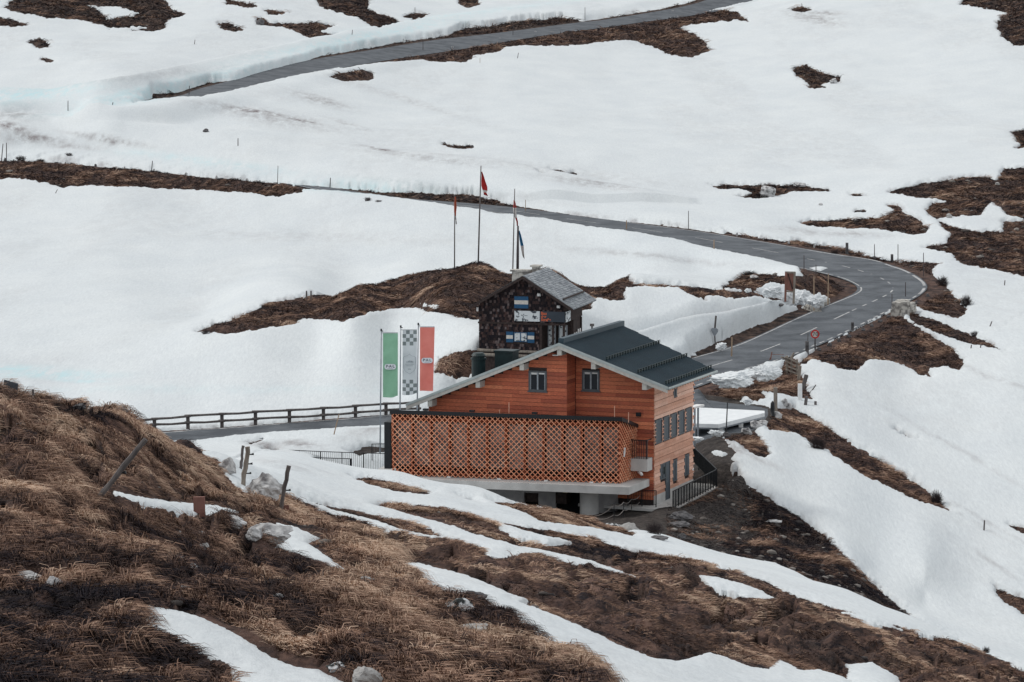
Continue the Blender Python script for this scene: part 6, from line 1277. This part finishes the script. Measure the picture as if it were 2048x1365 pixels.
# broken reddish sapling at the road edge
p = hit(1541, 722, 225, 262); D_ = p.y; t = MB(); t.tube([(0, 0, 0), Vector(W(1543, 708, D_)) - p, Vector(W(1544, 704, D_)) - p], .04, 6); t.tube([Vector(W(1543, 709, D_)) - p, Vector(W(1568, 710, D_)) - p], .02, 5); t.tube([Vector(W(1542, 714, D_)) - p, Vector(W(1537, 723, D_)) - p], .03, 5)
tag(t.build('broken_stake', M['red_wood'], loc=p), 'small reddish broken stake frame at the road edge above the snow mounds', 'stake')
# flat white snow covered roof behind the chalet
p = Vector(W(1440, 856, 222)); gz = ground(p.x, p.y); p.z = gz; t = thing('flat_canopy', 'low flat canopy roof covered with clean white snow behind the chalet', 'canopy', p)
zt = gz + .75; cor = [(1340,814),(1401,815.5),(1529,822),(1529.5,826),(1441,848),(1437,849),(1340,846)]
pl = []
for a, b in cor: v = Vector(Wz(a, b, zt - CZ)); pl.append((v.x - p.x, v.y - p.y))
mb = MB(); mb.slab(pl, .75 - .24, .75); mb.build('snow_cover', M['snow_lump'], t)
cxx = sum(a for a, b in pl) / len(pl); cyy = sum(b for a, b in pl) / len(pl)
mb = MB(); mb.slab([(cxx + (a - cxx) * .985, cyy + (b - cyy) * .97) for a, b in pl], .40, .507); mb.build('deck', M['grey_metal'], t)
for a, b in pl[2:6:2] + [((pl[3][0] + pl[4][0]) / 2, (pl[3][1] + pl[4][1]) / 2)]: x_, y_ = cxx + (a - cxx) * .93, cyy + (b - cyy) * .9; mb = MB(); mb.box(x_ - .14, x_ + .14, y_ - .14, y_ + .14, -.4, .40); mb.build('leg', M['white'], t)
v = Vector(W(1384, 818, 214)); mb = MB(); a = Vector(W(1380, 816, 214)); b = Vector(W(1401, 811, 216)); mb.bar(a - a, b - a, .5, .12); o = mb.build('ledge', M['white'], loc=a)
mb2 = MB(); mb2.bar(Vector((0.3, 0.1, -.06)), Vector((.3, .1, ground(a.x + .3, a.y + .1) - a.z)), .12); mb2.bar(b - a - Vector((.15, 0, .06)), b - a + Vector((-.15, 0, ground(b.x, b.y) - b.z)), .12); mb2.build('leg', M['grey_metal'], o); tag(o, 'small white ledge sticking out behind the back corner of the chalet', 'ledge')
# furled parasol
p = hit(1545, 833, 205, 240); D_ = p.y; hh = 31 / F * D_; mb = MB(); mb.tube([(0, 0, 0), (0, 0, .05), (0, 0, .10), (0, 0, hh * .5), (0, 0, hh * .86), (0, 0, hh)], [.24, .24, .12, .15, .13, .03], 12); tag(mb.build('furled_parasol', M['black'], loc=p, smooth=True), 'black furled parasol beside the tall pale yard post', 'parasol')
stick('thin_pole', 'thin dark pole rising from the stone heap in front of the white canopy', 'pole', (1455, 805), (1452, 872), None, .04, 'black', dmin=200)
# board sign on the hill at the left
p = hit(21, 790, 50, 90); D_ = p.y; t = thing('sign_board', 'square dark sign board seen from behind on the left hill skyline', 'sign', p)
q = [Vector(W(x_, y_, D_)) - p for x_, y_ in ((6,788),(35,792),(36,768),(8,760))]
mb = MB(); mb.add(q + [v + Vector((0, .04, 0)) for v in q], [(0,1,2,3),(7,6,5,4),(0,4,5,1),(1,5,6,2),(2,6,7,3),(3,7,4,0)]); mb.build('panel', pmat('painted_back_board', (.085, .095, .11), (.05, .058, .07), 9, .8), t)
for x_ in (11, 32): mb = MB(); mb.bar(Vector(W(x_, 802, D_ + .1)) - p, Vector(W(x_, 768, D_ + .1)) - p, .05); mb.build('post', M['weathered'], t)
stick('stake', 'thin short stake right of the sign board on the hill skyline', 'stake', (66, 779), (66, 799), None, .02, 'weathered', dmin=50, dmax=90, square=True)
# pasture posts on the near hill
def pasture(label, a, b, r, dmin, dmax, mat, ins=(), name='pasture_post'):
    p = hit(b[0], b[1], dmin, dmax); D_ = p.y; t = thing(name, label, 'post', p, 0, 'pasture posts on the near hill'); d = Vector(W(a[0], a[1], D_)) - p; u = d.normalized()
    mb = MB(); rr = random.Random(int(a[0])); pts = [-u * .25]; n_ = 7
    for k in range(n_ + 1): pts.append(d * (k / n_) + Vector((rr.uniform(-1, 1), 0, 0)) * r * .3)
    
    if 'stub' in label: mb.bar(-u * .25, d, r * 2.1, r * .8)
    else: mb.tube(pts, [r] + [r * rr.uniform(.8, 1.05) for _ in range(n_ + 1)], 7)
    mb.build('shaft', M[mat], t)
    for f_ in ins: q = d * f_; mb = MB(); mb.tube([q, q + Vector((r * 1.6, 0, 0)), q + Vector((r * 2.6, 0, .01))], [.018, .016, .032], 6); mb.build('insulator', M['black'], t)
    return t
pasture('dark knotty post leaning far to the right on the near hill', (291, 879), (192, 1001), .043, 40, 75, 'weathered', (.45,))
pasture('pale upright post at the rim of the hill beside the big boulder', (496, 894), (486, 970), .062, 80, 125, 'weathered_pale', (.3, .55, .8))
pasture('thin grey post behind the pale one near the snow', (486, 892), (482, 938), .045, 90, 130, 'weathered')
pasture('grey leaning post right of the big boulder', (577, 932), (560, 1030), .058, 60, 110, 'weathered', (.5,))
pasture('wide stub of a faded red post in the snow strip', (398, 994), (399, 1030), .085, 45, 80, 'red_wood')
pasture('little faded red stub beside the grey leaning post', (571, 1011), (571, 1024), .08, 60, 110, 'red_wood')
# ------------------------------------------------------------------ wooden fence along the lake road
FP = [(246,840,864),(309,836,858),(376,829.5,856),(444,825.5,853),(511,821,849.5),(579,818,845.5),(647,813.5,841.5),(711,809.5,836),(772,805,831.5),(836,801,828)]
base = []
for i, (x_, yt_, yb_) in enumerate(FP):
    v = Vector(Wz(x_, yb_, -29.72)); base.append((v, (yb_ - yt_) / F * v.y))
o0 = base[0][0]; t = thing('wooden_fence', 'long grey two rail timber fence along the lake side of the road', 'fence', o0)
for v, h_ in base: mb = MB(); mb.box(-.11, .11, -.09, .09, -.5, h_); o = mb.build('post', M['weathered'], t, loc=v - o0)
for fr_ in (.93, .42):
    for (v0, h0), (v1, h1) in zip(base[:-1], base[1:]):
        a = v0 - o0 + Vector((-.2, -.12, h0 * fr_)); b = v1 - o0 + Vector((.2, -.12, h1 * fr_)); m_ = (a + b) / 2 + Vector((0, 0, random.uniform(-.05, .03)))
        mb = MB(); mb.tube([a, m_, b], [.085, .07, .08], 8); mb.build('rail', M['weathered'], t, smooth=True)
stick('stake', 'pale thin slanted stake in the snow bank before the lake road', 'stake', (678, 829), (671, 857), None, .035, 'pole_pale', D=213)
# black railings left of the terrace
def rl(pts, D0, D1):
    out = []
    for i, (a, b) in enumerate(pts): k = i / (len(pts) - 1); out.append(Vector(W(a, b, D0 + (D1 - D0) * k)) - Vector((0, 0, 1.1)))
    return out
railing('railing', 'long thin black railing sinking into the snow left of the terrace', rl([(556, 899.5), (641, 903.5), (727, 906.5), (778, 908)], 204, 200), 1.1, .13, bw=.018, low=False)
railing('railing', 'front black railing ending at a thick post near the terrace corner', rl([(612, 915), (701, 918), (703, 918)], 198, 196), 1.1, .13, bw=.018, low=False)
railing('railing', 'short upper black railing against the dark terrace end panel', rl([(744, 888.5), (781, 888)], 207, 206), 1.1, .13, bw=.018, low=False)
# ------------------------------------------------------------------ shrubs
def shrub(label, px, py, wpx, hpx, dmin=200, dens=160, D=None, mat='twig', tw=.24, name='shrub'):
    p = hit(px, py, dmin) if D is None else Vector(W(px, py, D)); D_ = p.y; rx, rz_ = wpx / 2 / F * D_, hpx / F * D_; rr = random.Random(int(px + py)); mb = MB(); wmin = D_ / F * tw
    for k in range(int(dens * .6)):
        a = rr.uniform(-1.3, 1.3); L_ = rr.uniform(.5, 1.0); yy = rr.uniform(-.6, .6); b0 = Vector((rr.uniform(-.5, .5) * rx, yy * rx * .5, -.05)); e = Vector((math.sin(a) * rx * L_, yy * rx, max(.1, math.cos(a)) * rz_ * L_)); m_ = b0.lerp(e, .5) + Vector((rr.uniform(-.1, .1) * rx, 0, rr.uniform(0, .12) * rz_))
        mb.tube([b0, m_, e], [wmin * 1.3, wmin, wmin * .5], 3, cap=False)
        for q in range(2): mb.tube([m_, m_ + Vector((rr.uniform(-.35, .35) * rx, rr.uniform(-.2, .2) * rx, rr.uniform(.1, .4) * rz_))], [wmin * .7, wmin * .35], 3, cap=False)
    return tag(mb.build(name, M[mat], loc=p), label, 'shrub')
shrub('round bare bush at the end of the long brown ridge', 1873, 1008, 34, 32, 180, 260)
shrub('bare bush on the left knoll crest by the road', 1500, 553, 44, 14, 240, 160)
shrub('dark bare bush outside the hairpin below the tallest thin pole', 1885, 572, 34, 24, 260, 200)
shrub('dark bushy tip of the slope right of the hairpin', 1932, 612, 36, 26, 260, 200)
shrub('leafless bush at the left end of the grassy road bank', 42, 322, 30, 13, 420, 120)
shrub('low bare bush right of the leftmost one on the grassy bank', 80, 325, 26, 9, 420, 90)
shrub('thin twigs poking from the lake snow near the road', 735, 402, 22, 9, 380, 60, tw=.3)
shrub('low twigs right of the thin twigs in the lake snow', 757, 404, 18, 5, 380, 40, tw=.3)
shrub('twig bush above the dark snow streaks at left', 138, 312, 22, 8, 430, 60)
shrub('small bush behind the road posts beside the first thick post', 1670, 508, 24, 8, 300, 100)
shrub('dark bush hanging over the upper edge of the long brown ridge', 1635, 897, 50, 30, 200, 260)
shrub('small bush on the hairpin slope shoulder', 1828, 676, 30, 14, 240, 110)
shrub('low bush on the brown spur right of the hairpin', 1950, 672, 26, 12, 250, 100)
shrub('bare bush at the gravel foot beside the flat stone slabs', 1308, 1068, 50, 30, 170, 200)
shrub('tiny dark bush on the snow left of the knoll', 412, 668, 26, 10, 240, 90)
shrub('small tuft bush on the lower right crest against the snow', 1972, 1306, 22, 16, 90, 120)
#@@END_OBJECTS

# ------------------------------------------------------------------ DEAD GRASS (blades; many, so one mass)
M['blade'] = tonemat('dead_grass_blades', [(0.015, 0.013, 0.017), (0.066, 0.043, 0.037), (0.195, 0.120, 0.088), (0.345, 0.225, 0.163), (0.54, 0.40, 0.30)], 0.9, .4, spec=0.1, gmix=.25)
def grass(name, label, count, sel, lenf, seed, widf=.5, flow=(.6, -.6), base_tone=.52, tuft=0):
    rg = np.random.default_rng(seed); idx = np.nonzero(sel.ravel())[0]
    if len(idx) == 0: return
    pick = rg.choice(idx, count // tuft if tuft else count); pick = np.repeat(pick, tuft) if tuft else pick; count = len(pick); i, j = pick // NC, pick % NC
    fi = np.clip(i + rg.random(count) - .5, 0, NR - 1.01); fj = np.clip(j + rg.random(count) - .5, 0, NC - 1.01)
    u = np.interp(fj, np.arange(NC), UU); v = np.interp(fi, np.arange(NR), VV); Y = np.exp(v); X = u * Y
    tn_ = 0
    if tuft:
        nt_ = count // tuft; k_ = np.repeat(np.arange(nt_) * tuft, tuft); X, Y = X[k_], Y[k_]; ra = rg.random(count) * 2 * np.pi; rr_ = rg.random(count) ** .6
        ts = np.repeat(.6 + .9 * rg.random(nt_), tuft); tn_ = np.repeat(rg.normal(.10, .13, nt_), tuft); X = X + np.cos(ra) * rr_ * .16 * ts; Y = Y + np.sin(ra) * rr_ * .16 * ts
    Z = interp(GZ, X, Y)
    e = .3; gx = (interp(Z0, X + e, Y) - interp(Z0, X - e, Y)) / (2 * e); gy = (interp(Z0, X, Y + e) - interp(Z0, X, Y - e)) / (2 * e)
    gl = np.hypot(gx, gy) + 1e-6; dx, dy = -gx / gl, -gy / gl
    # tufts: each blade belongs to a clump with a common lean
    cell = 2.0 ** np.round(np.log2(np.clip(Y * .012, .25, 2.0)) + rg.normal(0, .25, count)); cxx = np.floor(X / cell); cyy = np.floor(Y / cell)
    h1 = _h(cxx.astype(np.int64), cyy.astype(np.int64), 3); h2 = _h(cxx.astype(np.int64), cyy.astype(np.int64), 8); h3 = _h(cxx.astype(np.int64), cyy.astype(np.int64), 15)
    ang = fbm(X / 3.0, Y / 4.0, 3, 12) * 2.0 + (h1 - .5) * 1.6 + rg.normal(0, .6, count)
    wx = dx * .7 + flow[0]; wy = dy * .7 + flow[1]; wl = np.hypot(wx, wy) + 1e-6; wx, wy = wx / wl, wy / wl
    bx = wx * np.cos(ang) - wy * np.sin(ang); by = wx * np.sin(ang) + wy * np.cos(ang)
    if tuft:
        bx = np.cos(ra) * .8 + wx * .75 + rg.normal(0, .15, count); by = np.sin(ra) * .8 + wy * .75 + rg.normal(0, .15, count); bl = np.hypot(bx, by) + 1e-6; bx, by = bx / bl, by / bl
    patch = fbm(X / 2.2, Y / 3.2, 4, 71); patch2 = fbm(X / .7, Y / 1.0, 2, 31)
    L = lenf(Y) * (.55 + .7 * rg.random(count)) * (.6 + .8 * h2) * (1 + .7 * np.clip(patch, -.6, .8))
    if tuft: L = lenf(Y) * ts * (.7 + .5 * rg.random(count))
    up = (.25 + .5 * rg.random(count)) * (.5 + h3 * .8)
    if tuft: up = .75 + .5 * rg.random(count) - rr_ * .3
    ds = gx * bx + gy * by                                     # slope along the lean
    t = np.array([0, .35, .7, 1.0])
    rise = np.array([0, .85, .9, .15]) if tuft else np.array([0, .75, 1.0, .72])
    px_ = X[:, None] + bx[:, None] * L[:, None] * t; py_ = Y[:, None] + by[:, None] * L[:, None] * t
    pz_ = Z[:, None] - .02 + ds[:, None] * L[:, None] * t + (L * up)[:, None] * rise * .55 + .015 * t
    wd = np.maximum(Y / F * widf, .0035) * (.6 + .8 * rg.random(count)); wt = np.array([1, .9, .6, .12])
    sx_ = -by[:, None] * wd[:, None] * wt; sy_ = bx[:, None] * wd[:, None] * wt; sz_ = wd[:, None] * wt * .6 * np.sign(rg.random(count) - .5)[:, None]
    # keep the blade facing roughly towards the valley viewpoint so that it shows its breadth
    A_ = np.stack([px_ - sx_, py_ - sy_, pz_ - sz_], -1); B_ = np.stack([px_ + sx_, py_ + sy_, pz_ + sz_], -1)
    co = np.stack([A_, B_], 2).reshape(-1, 3)                  # count*4*2
    b0 = (np.arange(count) * 8)[:, None]; q = np.concatenate([b0 + np.array([[0, 1, 3, 2]]), b0 + np.array([[2, 3, 5, 4]]), b0 + np.array([[4, 5, 7, 6]])], 1).reshape(-1, 4)
    me = bpy.data.meshes.new(name); me.vertices.add(len(co)); me.vertices.foreach_set('co', co.astype(np.float32).ravel())
    me.loops.add(q.size); me.loops.foreach_set('vertex_index', q.astype(np.int32).ravel()); me.polygons.add(len(q)); me.polygons.foreach_set('loop_start', np.arange(0, q.size, 4, dtype=np.int32))
    tone = base_tone + .8 * patch + .42 * patch2 + (h2 - .5) * .34 + rg.normal(0, .13, count) + .10 * fbm(X / 12, Y / 12, 2, 5)
    tone = tone + tn_
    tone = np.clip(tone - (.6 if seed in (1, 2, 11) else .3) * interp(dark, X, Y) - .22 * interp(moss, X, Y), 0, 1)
    a = me.attributes.new('tone', 'FLOAT', 'POINT'); a.data.foreach_set('value', np.repeat(tone, 8).astype(np.float32))
    me.update(calc_edges=True); me.materials.append(M['blade']); o = bpy.data.objects.new(name, me); link(o); return tag(o, label, 'grass', kind='stuff')
inview = (PX > -60) & (PX < 2110) & (PY < 1430) & (PY > -20)
BARE_ = snow < -1.2
# visible ground only (no point growing grass behind the crests)
vis = np.zeros((NR, NC), bool); mxt = np.full(NC, -9.0)
for i in range(NR):
    vis[i] = (TT[i] >= mxt - .0025); mxt = np.maximum(mxt, TT[i])
selN = (snow < -3.5) & near & inview & vis
grass('dead_grass', 'matted brown dead grass covering the near hillside', 470000, selN & (Yg < 150), lambda Y: .09 + Y * .0011, 1, widf=.45)
grass('grass_tussocks', 'drooping straw coloured grass tussocks on the near hillside', 170000, selN & (Yg < 50 + 45 * sstep(1100, 500, PX)) & (holl < .45) & (snow < -20), lambda Y: .15 + Y * .0014, 11, widf=.45, tuft=70)
grass('dead_grass', 'brown dead grass on the crest of the near hill below the terrace', 60000, selN & (Yg >= 120), lambda Y: Y * .0024, 2, widf=.42)
notroad = (droad > 1.2) & (road.reshape(NR, NC) < .5) & (grav < .5)
selF = BARE_ & (~near) & inview & vis & notroad & (snow < -2)
grass('far_dead_grass', 'brown grass on the knoll, the banks and the far snow free patches', 200000, selF, lambda Y: Y * .0016, 3, widf=.42, flow=(.3, -.8), base_tone=.33)
grass('gravel_weeds', 'sparse dark dead weeds on the gravel slope beside the chalet', 9000, BARE_ & (~near) & inview & vis & (grav > .4) & (Yg < 200) & (droad > 2) & (PX > 1330), lambda Y: Y * .0012, 4, widf=.4, flow=(.5, -.6), base_tone=.1)
grass('slope_grass', 'patches of brown dead grass on the dark slope right of the chalet', 16000, BARE_ & (~near) & inview & vis & (Yg < 212) & (PX > 1440) & (dark.reshape(NR, NC) > .3) & (fbm(Xg / 2.5, Yg / 5, 3, 301) > .02), lambda Y: Y * .0018, 9, widf=.45, flow=(.5, -.6), base_tone=.5)
# loose stones lying on the bare ground
def scatter(name, label, n, sel, smin, smax, mat, seed):
    rg = np.random.default_rng(seed); idx = np.nonzero(sel.ravel())[0]; pick = rg.choice(idx, n); bm = bmesh.new(); bmesh.ops.create_icosphere(bm, subdivisions=1, radius=1); bv = np.array([v.co[:] for v in bm.verts]); bf = np.array([[v.index for v in f.verts] for f in bm.faces]); bm.free()
    X = Xg.ravel()[pick]; Y = Yg.ravel()[pick]; Z = GZ.ravel()[pick]; sz = smin + (smax - smin) * rg.random(n) ** 3; k = len(bv)
    jit = 1 + rg.normal(0, .16, (n, k, 1)); sc = sz[:, None, None] * np.stack([1 + .4 * rg.random(n), 1 + .3 * rg.random(n), .45 + .3 * rg.random(n)], 1)[:, None, :]; a = rg.random(n) * 6.28
    V = bv[None] * jit * sc; c_, s_ = np.cos(a)[:, None], np.sin(a)[:, None]; V = np.stack([V[..., 0] * c_ - V[..., 1] * s_, V[..., 0] * s_ + V[..., 1] * c_, V[..., 2]], -1) + np.stack([X, Y, Z + sz * .12], 1)[:, None, :]
    Fc = (bf[None] + (np.arange(n) * k)[:, None, None]).reshape(-1, 3); me = bpy.data.meshes.new(name); me.vertices.add(n * k); me.vertices.foreach_set('co', V.astype(np.float32).ravel()); me.loops.add(Fc.size); me.loops.foreach_set('vertex_index', Fc.astype(np.int32).ravel())
    me.polygons.add(len(Fc)); me.polygons.foreach_set('loop_start', np.arange(0, Fc.size, 3, dtype=np.int32)); t_ = me.attributes.new('tone', 'FLOAT', 'POINT'); t_.data.foreach_set('value', np.repeat(rg.random(n), k).astype(np.float32)); me.update(calc_edges=True); me.materials.append(mat); o = bpy.data.objects.new(name, me); link(o); return tag(o, label, 'stones', kind='stuff')
M['pebble'] = tonemat('loose_stones', [(0.035, 0.031, 0.031), (0.08, 0.070, 0.065), (0.14, 0.125, 0.115), (0.28, 0.26, 0.24)], 0.9, 3, gmix=.3)
scatter('loose_stones', 'small grey stones strewn over the dark slope beside the chalet', 420, BARE_ & (~near) & inview & vis & (Yg < 212) & (PX > 1330) & ((grav > .4) | (dark.reshape(NR, NC) > .4)) & (lx_ > 2.4), .035, .26, M['pebble'], 5)
scatter('loose_stones', 'small stones poking from the far bare patches and road banks', 420, BARE_ & (~near) & inview & vis & notroad & (Yg > 300), .10, .42, M['pebble'], 6)
scatter('loose_stones', 'small stones among the dead grass of the near hill', 170, selN & (Yg < 130) & (Yg > 30), .025, .10, M['pebble'], 7)
